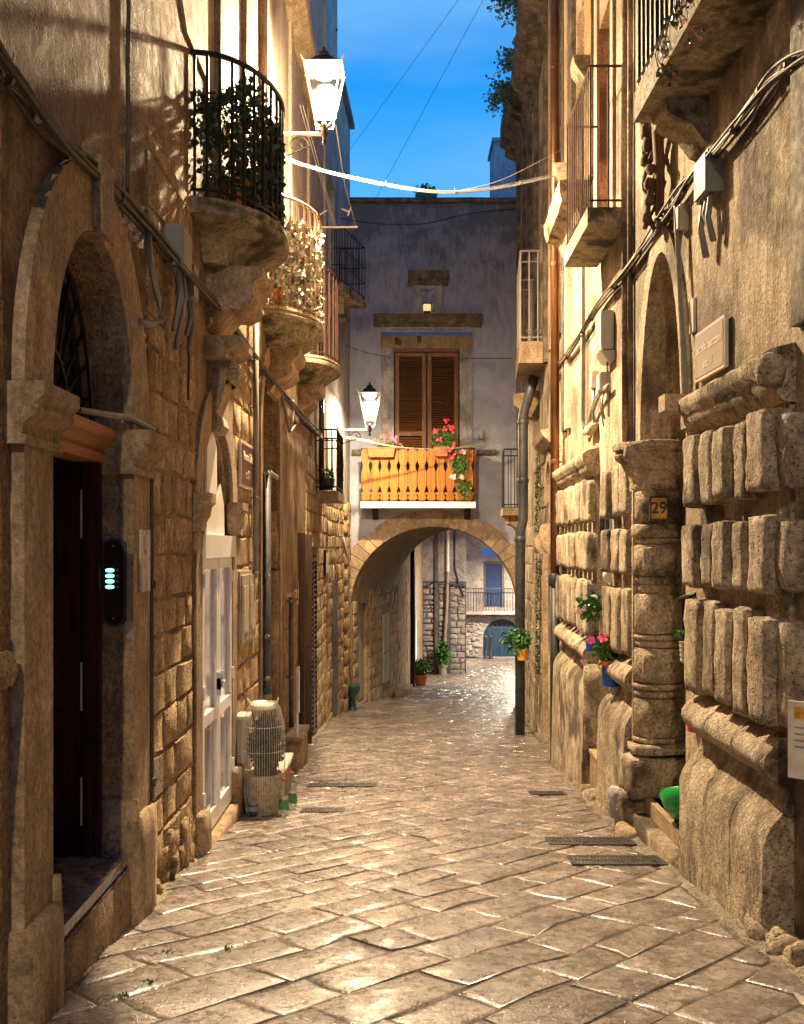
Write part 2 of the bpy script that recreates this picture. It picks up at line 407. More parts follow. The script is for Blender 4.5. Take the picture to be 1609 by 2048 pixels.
M['pink_pot'] = plain('pink_plastic', (.70, .06, .16), .4, 0, .1, 4, .03)
M['green_plastic'] = plain('green_plastic', (.01, .30, .07), .25, 0, .15, 4, .02)
M['dark_green'] = plain('dark_green_plastic', (.015, .07, .06), .4, 0, .2, 8, .05)
M['red_plastic'] = plain('red_cap', (.45, .03, .04), .4)
M['pot_grey'] = plain('chalky_planter', (.42, .35, .27), .7, 0, .2, 12, .2, dirt=(.2, .15, .1))
M['net'] = plain('white_net_thread', (.70, .64, .55), .6)
M['bag'] = plain('black_bin_bag', (.008, .008, .009), .3, 0, .3, 9, .6)
M['pane_dark'] = plain('dark_window_glass', (.012, .012, .016), .08, 0, .1, 2, .02)
M['pane_blue'] = plain('bluish_glass_door', (.02, .035, .09), .12, 0, .15, 1, .02)
M['blue_door'] = wood('teal_blue_boards', (.006, .025, .055), (.014, .042, .085), .5)
M['pane_reflection'] = plain('lilac_reflection_glass', (.42, .41, .52), .10, 0, .18, 2.2, .02)  # lilac base colour stands in for wall and sky reflected in the panes
M['grate'] = plain('worn_iron_grate', (.07, .062, .06), .5, .5, .3, 20, .2)
M['granite'] = stone('dark_marble_sill', (.20, .17, .20), (.30, .26, .29), stain=(.14, .11, .13), stain_amt=.4, streak=1, sc=2, bump=.05, rough=(.18, .32), island=0)
M['vine'] = wood('gnarled_vine_bark', (.09, .05, .028), (.2, .12, .07), .8)
M['ivy'] = leaf('dark_ivy_leaves', (.018, .035, .012), (.06, .09, .035), .35)
M['pale_leaf'] = leaf('silvery_dry_leaves', (.42, .42, .28), (.78, .75, .62), .6)
M['green_leaf'] = leaf('green_leaves', (.025, .10, .015), (.08, .22, .04), .45)
M['sky_leaf'] = leaf('caper_leaves', (.02, .06, .04), (.05, .12, .07), .6)
M['flower_pink'] = leaf('pink_petals', (.75, .06, .16), (.95, .20, .30), .5)
M['flower_red'] = leaf('red_petals', (.80, .02, .05), (.95, .10, .16), .5)
M['flower_light'] = leaf('light_pink_petals', (.85, .35, .45), (.95, .60, .65), .5)
M['glass'] = glass('lantern_glass', fac=.035, rough=.25)
M['film'] = glass('thin_net_film', (.97, .96, .94), .05, .6)
M['bottle'] = glass('clear_plastic', (.82, .88, .84), .22, .08)
M['green_label'] = plain('green_label_film', (.06, .28, .09), .3)
M['lamp_glow'] = emit('glowing_lamp', (1.0, .86, .62), 60)
M['lamp_glow2'] = emit('glowing_lamp_far', (1.0, .90, .74), 22)
M['led'] = emit('lit_name_window', (.35, .95, .85), 1.9)
M['led_white'] = emit('small_votive_light', (1.0, .72, .30), .8)
M['lamp_body'] = plain('white_metal_lantern', (.55, .50, .44), .4, .3, .2, 8, .1)

def text(s, fr, sc, zc, o, size, mat, parent, name='lettering', flip=False, depth=.002, bold=0.0):
    cu = bpy.data.curves.new(name, 'FONT'); cu.body = s; cu.size = size; cu.align_x = 'CENTER'; cu.align_y = 'CENTER'; cu.extrude = depth; cu.offset = bold
    tmp = bpy.data.objects.new('tmp', cu); C.objects.link(tmp)
    me = bpy.data.meshes.new_from_object(tmp.evaluated_get(bpy.context.evaluated_depsgraph_get()))
    bpy.data.objects.remove(tmp); bpy.data.curves.remove(cu)
    u = fr.u.normalized() * (-1 if flip else 1); n = fr.n
    mt = Matrix(((u.x, 0, n.x), (u.y, 0, n.y), (0, 1, 0)))
    me.transform(mt.to_4x4()); me.materials.append(mat)
    ob = bpy.data.objects.new(name, me); C.objects.link(ob); put(ob, parent, fr.P(sc, zc, o)); return ob

def leaves(m, center, spread, n, size, rg, droop=0.0, shape=None):
    for _ in range(n):
        while True:
            d = Vector((rg.uniform(-1, 1), rg.uniform(-1, 1), rg.uniform(-1, 1)))
            if d.length <= 1: break
        p = Vector(center) + Vector((d.x * spread[0], d.y * spread[1], d.z * spread[2]))
        leaf1(m, p, size * rg.uniform(.6, 1.3), rg, droop)
    return m
def leaf1(m, p, s, rg, droop=0.0):
    a = Vector((rg.uniform(-1, 1), rg.uniform(-1, 1), rg.uniform(-1, 1) - droop)).normalized()
    b = a.cross(Vector((rg.uniform(-1, 1), rg.uniform(-1, 1), rg.uniform(-1, 1)))).normalized()
    c = a.cross(b) * s * .18
    m.add([p, p + a * s * .35 + b * s * .32 + c, p + a * s * .8 + b * s * .22 + c, p + a * s, p + a * s * .8 - b * s * .22 + c, p + a * s * .35 - b * s * .32 + c],
          [(0, 1, 2, 3), (0, 3, 4, 5)])
def flower(m, p, s, rg):
    ax = Vector((rg.uniform(-.5, .5), -1, rg.uniform(-.2, .5))).normalized()
    x = ax.cross(Vector((0, 0, 1))).normalized(); y = ax.cross(x)
    for k in range(5):
        a = 2 * PI * k / 5 + rg.uniform(-.2, .2)
        d = x * math.cos(a) + y * math.sin(a); e_ = x * math.cos(a + 1.57) + y * math.sin(a + 1.57)
        m.add([p, p + d * s * .6 + e_ * s * .38, p + d * s + ax * s * .15, p + d * s * .6 - e_ * s * .38], [(0, 1, 2, 3)])

def stones(parent, fr, s0, s1, z0, z1, holes=(), course=(.24, .32), length=(.32, .62), front=.03, back=-.05, gap=.014, mat='ashlar', name='stone_block', bev=.018, jit=.012, seed=1, drop=0.0, maxn=290):
    """courses of single squared stones standing proud of the mortar"""
    rg = random.Random(seed); z = z0; cnt = 0
    while z < z1 - .05:
        h = min(rg.uniform(*course), z1 - z)
        if z1 - (z + h) < .08: h = z1 - z
        spans = [(s0, s1)]
        for (a, b, c, d) in holes:
            if c < z + h - .02 and d > z + .02:
                ns = []
                for (p, q) in spans:
                    if b <= p or a >= q: ns.append((p, q)); continue
                    if a > p: ns.append((p, a))
                    if b < q: ns.append((b, q))
                spans = ns
        for (p, q) in spans:
            s = p
            while s < q - .02:
                w = rg.uniform(*length)
                if q - (s + w) < length[0] * .6: w = q - s
                if w > .05 and cnt < maxn and rg.random() >= drop:
                    f = front + rg.uniform(-.4, .5) * front; g2 = gap / 2
                    m = MB(); a0, a1, b0, b1 = s + g2, s + w - g2, z + g2, z + h - g2
                    j = lambda: rg.uniform(-jit, jit)
                    cn = [(a0 + j(), b0 + j()), ((a0 + a1) / 2 + j(), b0 + j()), (a1 + j(), b0 + j()), (a1 + j(), (b0 + b1) / 2 + j()), (a1 + j(), b1 + j()), ((a0 + a1) / 2 + j(), b1 + j()), (a0 + j(), b1 + j()), (a0 + j(), (b0 + b1) / 2 + j())]
                    cx = sum(c_[0] for c_ in cn) / 8; cz = sum(c_[1] for c_ in cn) / 8
                    def ins(pt, e_):
                        dx, dz = cx - pt[0], cz - pt[1]; l = math.hypot(dx, dz) or 1
                        return (pt[0] + dx / l * e_, pt[1] + dz / l * e_)
                    vs = [fr.P(*c_, back) for c_ in cn] + [fr.P(*c_, f - bev) for c_ in cn] + [fr.P(*ins(c_, bev), f + rg.uniform(-.25, .15) * bev) for c_ in cn] + [fr.P(cx, cz, f + rg.uniform(-.3, .25) * bev)]
                    fs = [(i, (i + 1) % 8, (i + 1) % 8 + 8, i + 8) for i in range(8)] + [(i + 8, (i + 1) % 8 + 8, (i + 1) % 8 + 16, i + 16) for i in range(8)] + [(i + 16, (i + 1) % 8 + 16, 24) for i in range(8)]
                    m.add(vs, fs); obj(name, m, M[mat], parent, ang=50); cnt += 1
                s += w
        z += h
    return cnt
# ================================================================== STREET
def xl(y):
    if y < 25: return -1.52 + max(0, (y - 20)) * .044
    if y < 31: return -1.3 + (y - 25) * .183
    if y < 37: return -.2 + (y - 31) * .075
    return .25 + (y - 37) * .078
def xr(y):
    if y < 9.4: return 1.84
    if y < 13.4: return 1.86 + (y - 9.4) * .04
    if y < 25: return 2.15 + (y - 13.4) * .06
    return 2.9 + (y - 25) * .16
m = MB(); ys = [-6, -2, 0, 2, 4, 6, 8, 10, 13, 16, 20, 25, 31, 36, 40, 46, 58, 75]
vs = []; fs = []
for i, y in enumerate(ys):
    w = 9 if y < 36 else 40
    for x in (-w, -1.2, 0, 1.4, w): vs.append((x, y, ground(y) - .009))
for i in range(len(ys) - 1):
    for j in range(4):
        a = i * 5 + j; fs.append((a, a + 1, a + 6, a + 5))
m.add(vs, fs)
street = obj('street', m, M['joint'], None, recalc=False); tag(street, kind='structure')

def clip(poly, f):
    out_ = []
    for i in range(len(poly)):
        a, b = poly[i], poly[(i + 1) % len(poly)]
        fa, fb = f(a), f(b)
        if fa >= 0: out_.append(a)
        if (fa >= 0) != (fb >= 0):
            t = fa / (fa - fb); out_.append((a[0] + (b[0] - a[0]) * t, a[1] + (b[1] - a[1]) * t))
    return out_
rg = random.Random(21)
paves = []
q = -8.0
while q < 52:
    hq = rg.uniform(.15, .35); p = -3 + rg.uniform(0, .6); 
    while p < 62:
        lp = rg.uniform(.26, .74)
        g_ = rg.uniform(.002, .008)
        cx, cy = (p + lp / 2 - (q + hq / 2)) / 1.4142, (p + lp / 2 + q + hq / 2) / 1.4142
        if 1.0 < cy < 58 and xl(cy) - .6 < cx < (xr(cy) + .6 if cy < 36 else 9):
            j = lambda: rg.uniform(-.008, .008)
            pts = [(p + g_ + j(), q + g_ + j()), (p + lp * .5 + j(), q + g_ + j()), (p + lp - g_ + j(), q + g_ + j()), (p + lp - g_ + j(), q + hq * .5 + j()), (p + lp - g_ + j(), q + hq - g_ + j()), (p + lp * .5 + j(), q + hq - g_ + j()), (p + g_ + j(), q + hq - g_ + j()), (p + g_ + j(), q + hq * .5 + j())]
            pts = [((a - b) / 1.4142, (a + b) / 1.4142) for a, b in pts]
            def wob(x, y):
                v = noise.noise_vector(Vector((x * 1.1, y * 1.1, 3))) * .07 + noise.noise_vector(Vector((x * 4.3, y * 4.3, 9))) * .035
                return (x + v.x, y + v.y)
            pts = [wob(x, y) for x, y in pts]
            if cy < 31:
                ea, eb = rg.uniform(.02, .12), rg.uniform(.03, .14)
                pts = clip(pts, lambda P_: P_[0] - xl(P_[1]) - ea); 
                if pts: pts = clip(pts, lambda P_: xr(P_[1]) - eb - P_[0])
            if len(pts) > 2:
                ar = abs(sum(pts[i][0] * pts[(i + 1) % len(pts)][1] - pts[(i + 1) % len(pts)][0] * pts[i][1] for i in range(len(pts)))) / 2
                if ar > .010: paves.append((cy, pts))
        p += lp
    q += hq
paves.sort(key=lambda t: t[0] if t[0] > 3.3 else 100 + t[0])
def paver(m, pts, cy):
    cx = sum(a for a, b in pts) / len(pts); cc = sum(b for a, b in pts) / len(pts)
    tx, ty = rg.gauss(0, .007), rg.gauss(0, .007); dz = rg.uniform(-.003, .003)
    Z = lambda x, y: ground(y) + dz + (x - cx) * tx + (y - cc) * ty
    def ins(pt, e_):
        dx, dy = cx - pt[0], cc - pt[1]; l = math.hypot(dx, dy) or 1; e_ = min(e_, l * .5)
        return (pt[0] + dx / l * e_, pt[1] + dy / l * e_)
    n = len(pts); vs = []
    vs += [(x, y, ground(y) - .05) for x, y in pts]
    wr = [rg.uniform(.6, 2.2) for _ in pts]
    vs += [(x, y, Z(x, y) - .010) for x, y in (ins(p_, .001) for p_ in pts)]
    vs += [(x, y, Z(x, y) - .0020) for x, y in (ins(p_, .008 * w_) for p_, w_ in zip(pts, wr))]
    vs += [(x, y, Z(x, y)) for x, y in (ins(p_, .022 * w_) for p_, w_ in zip(pts, wr))]
    vs += [(cx, cc, Z(cx, cc) + rg.uniform(-.004, .003))]
    fs = []
    for r_ in range(3):
        fs += [(r_ * n + i, r_ * n + (i + 1) % n, (r_ + 1) * n + (i + 1) % n, (r_ + 1) * n + i) for i in range(n)]
    fs += [(3 * n + i, 3 * n + (i + 1) % n, 4 * n) for i in range(n)]
    m.add(vs, fs)
for cy, pts in paves[:298]:
    m = MB(); paver(m, pts, cy); obj('paving_stone', m, M['paver'], street, ang=45)
m = MB()
for cy, pts in paves[298:]: paver(m, pts, cy)
tag(obj('paving_stones', m, M['paver'], street, ang=45), kind='stuff')
# sloppy mortar fillets and rubble where the street meets the walls
m = MB()
for side in (-1, 1):
    n_ = 230; vs = []; fs = []
    for i in range(n_):
        y = 2.5 + i * .12; xw = xl(y) if side < 0 else xr(y)
        wd0 = .09 + .10 * abs(noise.noise(Vector((y * 1.7, side * 5, 0)))) + .03 * noise.noise(Vector((y * 9, side, 0)))
        for j in range(7):
            q_ = j / 6; x = xw + side * .06 - side * (.06 + wd0) * q_
            z = ground(y) + (.055 * (1 - q_) ** 2 - .013 * q_) + noise.noise(Vector((x * 14, y * 14, 2))) * .014 + noise.noise(Vector((x * 40, y * 40, 2))) * .006
            vs.append((x, y + noise.noise(Vector((x * 9, y * 9, 7))) * .03, z))
    for i in range(n_ - 1):
        for j in range(6):
            a = i * 7 + j; fs.append((a, a + 1, a + 8, a + 7))
    m.add(vs, fs)
tag(obj('edge_mortar', m, M['kerbdirt'], street, smooth=True, recalc=False), kind='structure')
# weeds in the joints
m = MB()
for (px, py) in ((190, 1912), (330, 1905), (450, 1898), (250, 1990), (300, 1965), (1035, 1505), (520, 1560), (1390, 1770), (1130, 1535), (1180, 1585)):
    t_ = 1.5 / ((py - 1095) / 2000 - .1); x_ = (px - 804.5) / 2000 * t_
    for k in range(14): leaf1(m, Vector((x_ + rg.gauss(0, .018 if px != 190 else .01), t_ + rg.gauss(0, .02), ground(t_))), .018 if px != 190 else .05, rg, -.7)
tag(obj('weeds', m, M['green_leaf'], None, recalc=False), 'small green weeds sprouting from the paving joints and wall foot', 'weeds', kind='stuff')

def gpt(px, py):
    t_ = 1.5 / ((py - 1095) / 2000 - .1); return (px - 804.5) / 2000 * t_, t_
def grate(px0, px1, py, depth, label, nb):
    x0, y0 = gpt(px0, py); x1, _ = gpt(px1, py)
    t = thing('drain_grate', label, 'drain grate', ((x0 + x1) / 2, y0, ground(y0)), 'iron drain grates set in the paving')
    z = ground(y0) + .010; sl = -.1
    m = MB()
    def bx(a, b, c, d, h=.012): m.hexa([(a, c, z + sl * (c - y0) - h), (b, c, z + sl * (c - y0) - h), (b, d, z + sl * (d - y0) - h), (a, d, z + sl * (d - y0) - h), (a, c, z + sl * (c - y0)), (b, c, z + sl * (c - y0)), (b, d, z + sl * (d - y0)), (a, d, z + sl * (d - y0))])
    bx(x0, x1, y0, y0 + .025, .02); bx(x0, x1, y0 + depth - .025, y0 + depth, .02); bx(x0, x0 + .02, y0 + .025, y0 + depth - .025, .02); bx(x1 - .02, x1, y0 + .025, y0 + depth - .025, .02)
    bx(x0, x1, y0 + depth / 2 - .01, y0 + depth / 2 + .01)
    obj('frame', m, M['grate'], t)
    w = (x1 - x0 - .04) / nb; first = None
    for k in range(nb):
        if first is None:
            m = MB(); a = x0 + .02 + w * .2; bx(a, a + w * .55, y0 + .025, y0 + depth - .025, .016); first = obj('bar', m, M['grate'], t)
        else: inst(first, t, (w * k, 0, 0))
    m = MB(); m.hexa([(x0, y0, z - .016), (x1, y0, z - .016), (x1, y0 + depth, z - .016 - .1 * depth), (x0, y0 + depth, z - .016 - .1 * depth), (x0, y0, z - .013), (x1, y0, z - .013), (x1, y0 + depth, z - .013 - .1 * depth), (x0, y0 + depth, z - .013 - .1 * depth)])
    obj('pit', m, M['ink'], t)
grate(612, 755, 1574, .26, 'long iron drain grate near the two white steps, farthest on the left', 26)
grate(600, 688, 1625, .24, 'short iron drain grate right beside the water bottles', 14)
grate(1100, 1275, 1691, .30, 'iron drain grate beside the broken stone foot of the column', 24)
grate(1146, 1340, 1731, .30, 'nearest iron drain grate on the right, before the plinth corner', 24)
grate(1062, 1135, 1590, .24, 'small iron drain grate on the right, near the pale threshold block', 12)

# ================================================================== LEFT HOUSE (near)
H1 = thing('stone_house', 'tall near house on the left with fanlight door, white glass door and bow balconies', 'house', (-1.9, 6.5, ground(6.5)), 'houses lining the alley')
d1 = arch_hole(4.20, 5.46, -.20, 2.13, .88); d2 = arch_hole(7.5, 8.84, -.75, 1.87, .62)
d3 = arch_hole(10.75, 12.25, -1.0, 2.85, .75)
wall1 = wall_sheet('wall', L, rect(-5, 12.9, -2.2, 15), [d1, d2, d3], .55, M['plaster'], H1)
# masonry courses showing through
holes1 = [(7.2, 9.1, -3, 1.87), (7.3, 9.0, 1.87, 2.9), (10.5, 12.45, -3, 3.6)]
stones(wall1, L, 5.93, 7.30, ground(6.6) + .15, 2.9, holes1, (.22, .28), (.28, .5), front=.011, back=-.02, seed=3, jit=.012)
stones(wall1, L, 8.98, 10.6, ground(9.8) + .1, 3.1, holes1, (.26, .36), (.35, .62), front=.012, back=-.02, seed=4, jit=.018)
stones(wall1, L, 5.93, 7.2, 2.9, 4.0, (), (.30, .36), (.5, .8), front=.008, back=-.02, seed=5, gap=.007)
stones(wall1, L, 2.9, 3.80, .1, 1.2, (), (.45, .6), (.5, .9), front=.012, back=-.02, seed=6, gap=.008)
stones(wall1, L, 2.9, 3.80, 1.2, 4.2, (), (.55, .7), (.5, .9), front=.006, back=-.02, seed=8, gap=.006)
m = MB(); m.profile(L, 2.0, 3.80, [(-.02, .95), (.045, .98), (.06, 1.03), (.045, 1.10), (-.02, 1.12)], 6, .004); obj('string_course', m, M['plaster'], H1)
# rubble foot
m = MB()
for k in range(16):
    s = 5.95 + k * .085 + rnd.uniform(-.03, .03); zg = ground(s)
    m.rock(L, s, s + rnd.uniform(.14, .3), zg - .06, zg + rnd.uniform(.05, .38), -.1, rnd.uniform(.01, .06), r=.04, jit=.04, n=(4, 4, 3), seed=k)
tag(obj('rubble_foot', m, M['ashlar'], H1, smooth=True), kind='stuff')
# upper storey render, shaft bands
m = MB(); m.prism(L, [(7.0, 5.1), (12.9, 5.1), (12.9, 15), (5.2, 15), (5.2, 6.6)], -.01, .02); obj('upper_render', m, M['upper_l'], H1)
for (a, b, o_, mt) in ((8.0, 8.12, .05, 'trim'), (8.45, 8.9, -.25, 'brown_door'), (9.35, 9.5, .05, 'dressed'), (10.5, 10.62, .09, 'dressed')):
    if o_ > 0:
        m = MB(); m.fbox(L, a, b, 4.1, 15, 0, o_ + .02); obj('pilaster_strip', m, M[mt], H1)
def door_frame(parent, fr, s0, s1, z0, z1, w, o, mat, back=-.1):
    m = MB(); m.fbox(fr, s0 - w, s0, z0, z1 + w, back, o); obj('jamb', m, M[mat], parent)
    m = MB(); m.fbox(fr, s1, s1 + w, z0, z1 + w, back, o); obj('jamb', m, M[mat], parent)
    m = MB(); m.fbox(fr, s0, s1, z1, z1 + w, back, o); obj('lintel', m, M[mat], parent)
# --- door with fanlight
DT = H1
D1 = MB()
inner = [(5.46, -.20)] + arch_pts(4.20, 5.46, 2.13, .88, 20) + [(4.20, -.20)]
k0 = arch_pts(4.20, 5.46, 2.13, .88, 22); k1 = arch_pts(3.88, 5.81, 2.13, 1.20, 22)
m = MB(); band(m, L, k0[:12], k1[:12], .001, .055); obj('arch_ring', m, M['dressed'], H1)
m = MB(); band(m, L, k0[11:], k1[11:], .001, .055); obj('arch_ring', m, M['dressed'], H1)
m = MB(); m.prism(L, [(4.755, 3.0), (4.905, 3.0), (4.94, 3.36), (4.72, 3.36)], -.02, .10); obj('keystone', m, M['dressed'], H1)
for (a, b) in ((3.88, 4.20), (5.46, 5.81)):
    m = MB(); m.fbox(L, a, b, -.42, 1.90, .001, .055); obj('pilaster', m, M['dressed'], H1)
    m = MB(); m.rock(L, a - .03, b + .02, -.62, .02, -.02, .10, r=.02, jit=.006, n=(4, 5, 3)); obj('pilaster_base', m, M['dressed'], H1, smooth=True)
    pr = [(-.02, 1.90), (.075, 1.90), (.085, 1.93), (.065, 1.94), (.07, 1.98), (.11, 2.01), (.13, 2.04), (.12, 2.06), (.15, 2.09), (.15, 2.14), (-.02, 2.14)]
    m = MB(); m.profile(L, a - .05, b + .05, pr, 3, .002); obj('capital', m, M['dressed'], H1)
    # capital wraps into the reveal
for a, sgn in ((5.46, 1), (4.20, -1)):
    frv = Fr((-1.52, a), (1, 0), (0, -sgn))
    m = MB(); m.profile(frv, -.14, .03, [(0, 1.90), (.02, 1.90), (.03, 1.97), (.02, 1.99), (.04, 2.05), (.06, 2.1), (.06, 2.2), (0, 2.2)]); obj('reveal_moulding', m, M['trim'], H1)
    m = MB(); m.rock(frv, -.14, .09, -.20, .13, -.01, .03, r=.02, jit=.004, n=(3, 3, 2)); obj('reveal_base', m, M['trim'], H1, smooth=True)
m = MB(); m.fbox(L, 4.20, 5.46, -.22, -.168, -1.06, .03); m.fbox(L, 4.2, 5.85, -.62, -.24, -.3, .035); obj('threshold', m, M['granite'], H1)
m = MB(); m.rock(L, 4.1, 5.98, -.75, -.25, -.05, .05, r=.015, jit=.006, n=(10, 4, 2)); obj('step_front', m, M['plaster'], H1, smooth=True)
# leaves
FL = FRONT(5.44)
door = obj('door', MB().fbox(FL, -2.32, -1.735, -.165, 1.96, .0, .045), M['dark_wood'], H1); door['label'] = 'dark red mahogany leaf standing open into the recess'
for (z0, z1) in ((-.08, .62), (.74, 1.36), (1.46, 1.88)):
    m = MB(); m.fbox(FL, -2.24, -1.79, z0, z1, .045, .056); m.fbox(FL, -2.19, -1.84, z0 + .05, z1 - .05, .056, .066); obj('panel', m, M['dark_wood'], door)
lf2 = obj('door_leaf', MB().fbox(FL, -1.722, -1.632, -.165, 1.96, .0, .05), M['dark_wood'], H1)
m = MB(); m.fbox(FL, -1.70, -1.672, -.165, 1.96, .05, .062); obj('beading', m, M['dark_wood'], lf2)
m = MB(); m.fbox(FL, -1.735, -1.722, -.165, 1.96, .0, .02); obj('meeting_gap', m, M['ink'], lf2)
for z in (.0, .62, 1.55):
    m = MB(); m.tube([FL.P(-1.729, z, .05), FL.P(-1.729, z + .26, .05)], .006, 6); obj('hinge_rod', m, M['grey_metal'], door)
m = MB(); m.box(-2.7, -2.6, 4.0, 5.6, -.3, 3.3); m.box(-2.6, -2.07, 5.46, 5.56, -.3, 3.3); m.box(-2.6, -2.07, 4.05, 4.15, -.3, 3.3); m.box(-2.6, -2.07, 4.15, 5.46, 2.2, 2.3); m.box(-2.6, -2.07, 4.15, 5.46, -.3, -.25); obj('vestibule', m, M['plaster'], H1)
m = MB(); m.profile(L, 4.20, 5.46, [(-.24, 1.96), (-.10, 1.96), (-.08, 2.0), (-.10, 2.02), (-.06, 2.06), (-.03, 2.08), (-.02, 2.13), (-.24, 2.13)]); obj('transom_moulding', m, M['red_wood'], H1)
m = MB(); m.prism(L, [(4.20, 2.15)] + [(5.46, 2.15)] + arch_pts(4.20, 5.46, 2.13, .88, 20), -.24, -.22)
fan = obj('fanlight', m, M['pane_dark'], H1)
fc = L.P(4.83, 2.2, -.18)
for k in range(1, 14):
    a = PI * k / 14; r1 = .26
    m = MB(); m.tube([L.P(4.83 + r1 * math.cos(a), 2.13 + .34 * math.sin(a), -.18), L.P(4.83 + .645 * math.cos(a), 2.13 + .85 * math.sin(a), -.18)], .009, 5); obj('fanlight_bar', m, M['iron'], fan)
for rr, rz in ((.26, .34), (.64, .85), (.12, .16)):
    m = MB(); m.tube([L.P(4.83 + rr * math.cos(PI * k / 16), 2.13 + rz * math.sin(PI * k / 16), -.18) for k in range(17)], .012, 5); obj('fanlight_hoop', m, M['iron'], fan)
m = MB(); m.tube([L.P(4.95, 2.18, -.08), L.P(5.4, 2.2, 0.05), L.P(5.78, 2.18, .08), L.P(5.85, 2.13, .06)], .018, 7); obj('pipe_stub', m, M['conduit'], H1)

# --- intercom on the reveal
frj = Fr((-1.52, 5.46), (1, 0), (0, -1))
ic = thing('intercom_panel', 'dark intercom panel with four glowing name windows beside the mahogany door', 'intercom', frj.P(-.04, 1.05, 0))
def pill(s0, s1, z0, z1, r=.04):
    c = (s0 + s1) / 2; a = (s1 - s0) / 2
    return [(c + a * math.cos(PI * k / 10), z1 - r + r * math.sin(PI * k / 10)) for k in range(11)] + [(c - a * math.cos(PI * k / 10), z0 + r - r * math.sin(PI * k / 10)) for k in range(11)]
m = MB(); m.prism(frj, pill(-.105, .018, 1.07, 1.55), 0, .022); obj('back_plate', m, M['ink'], ic)
m = MB(); m.prism(frj, pill(-.094, .008, 1.085, 1.535), .022, .03); obj('face_plate', m, plain('burnished_brass_dark', (.05, .025, .015), .3, .7), ic)
for k in range(4):
    z = 1.275 + k * .03
    m = MB(); m.prism(frj, pill(-.090, -.042, z, z + .022, .008), .03, .034); obj('name_window', m, M['led'], ic)
    m = MB(); m.prism(frj, pill(-.028, -.018, z + .006, z + .016, .005), .03, .036); obj('call_button', m, M['sign_rim'], ic)
for z in (1.11, 1.505):
    m = MB(); m.prism(frj, pill(-.05, -.042, z, z + .008, .004), .03, .034); obj('screw', m, M['sign_rim'], ic)
for z in (1.45,): 
    m = MB(); m.prism(frj, pill(-.056, -.044, z, z + .014, .005), .03, .035); obj('camera_eye', m, M['pane_dark'], ic)

# --- rusty white tin plate and small marks near the door
tp = thing('tin_plate', 'rust streaked white tin plate with two strips beside the mahogany door', 'plate', L.P(5.9, 1.3, .06))
for a in (5.56, 5.665):
    m = MB(); m.fbox(L, a, a + .09, 1.25, 1.60, .058, .072); obj('strip', m, plain('chipped_white_enamel', (.55, .47, .40), .5, 0, .12, 9, .1, dirt=(.22, .07, .03)) if a < 5.6 else bpy.data.materials['chipped_white_enamel'], tp)
np_ = thing('house_number_plate', 'small white ceramic plate with number 52 right of the arched door', 'number plate', L.P(5.84, 2.7, .0))
m = MB(); m.fbox(L, 5.75, 5.93, 2.70, 2.84, .0, .02); m = MB(); m.fbox(L, 5.72, 5.84, 2.62, 2.74, .0, .025); obj('plate', m, M['tile_white'], np_)
text('52', L, 5.78, 2.68, .026, .12, M['ink'], np_, 'number')

# --- dark downpipe slot by the door
dp = thing('downpipe', 'thin dark downpipe running down beside the mahogany door', 'drainpipe', L.P(6.08, ground(6.1), .03))
m = MB(); m.tube([L.P(5.86, ground(6.1) + .02, .035), L.P(5.86, 2.15, .035)], .03, 8); obj('pipe', m, M['dark_pipe'], dp)
for z in (.1, 1.26, 2.1):
    m = MB(); m.tube([L.P(5.86, z, .035), L.P(5.86, z + .05, .035)], .042, 8); m.tube([L.P(5.86, z + .02, .035), L.P(5.95, z + .02, .05)], .014, 6); obj('pipe_clamp', m, M['dark_pipe'], dp)

# --- white glass door (two narrow leaves) in the second arch
k0 = arch_pts(7.5, 8.84, 1.87, .62, 18); k1 = arch_pts(7.28, 9.06, 1.87, .95, 18)
for a, b in ((0, 10), (9, 19)):
    m = MB(); band(m, L, k0[a:b], k1[a:b], .001, .03); obj('arch_ring', m, M['dressed'], H1)
for (a, b) in ((7.28, 7.5), (8.84, 9.06)):
    m = MB(); m.fbox(L, a, b, -.95, 1.72, .001, .025); obj('pilaster', m, M['dressed'], H1)
    m = MB(); m.profile(L, a - .04, b + .04, [(-.02, 1.62), (.04, 1.62), (.05, 1.69), (.08, 1.74), (.09, 1.80), (.12, 1.83), (.12, 1.90), (-.02, 1.90)], 2, .004); obj('capital', m, M['trim'], H1)
    m = MB(); m.rock(L, a - .02, b + .02, -1.0, -.45, -.02, .10, r=.03, jit=.012, n=(3, 4, 3)); obj('pilaster_base', m, M['trim'], H1, smooth=True)
m = MB(); m.rock(L, 7.42, 8.92, -1.0, -.74, -.1, .09, r=.02, jit=.005, n=(8, 3, 2)); obj('doorstep', m, M['trim'], H1, smooth=True)
wd = obj('door', MB().fbox(L, 7.5, 8.84, 1.42, 1.60, -.10, .05), M['white_paint'], H1); wd['label'] = 'white lacquered glass double door with tall panes'
for (a, b) in ((7.53, 8.17), (8.19, 8.81)):
    for (c, d_, e_, f_) in ((a, a + .07, -.72, 1.42), (b - .07, b, -.72, 1.42), (a + .07, b - .07, -.72, -.58), (a + .07, b - .07, .12, .22), (a + .07, b - .07, 1.33, 1.42)):
        m = MB(); m.fbox(L, c, d_, e_, f_, -.03, .02); obj('door_rail', m, M['white_paint'], wd)
    for (z0, z1) in ((-.58, .12), (.22, 1.33)):
        m = MB(); m.fbox(L, a + .07, b - .07, z0, z1, -.02, -.008); obj('door_pane', m, M['pane_reflection'], wd)
for (a, z) in ((8.10, .35), (8.10, .30), (8.22, .35)):
    m = MB(); m.fbox(L, a, a + .035, z, z + .14, .018, .05); obj('lock_plate', m, M['grey_metal'], wd)
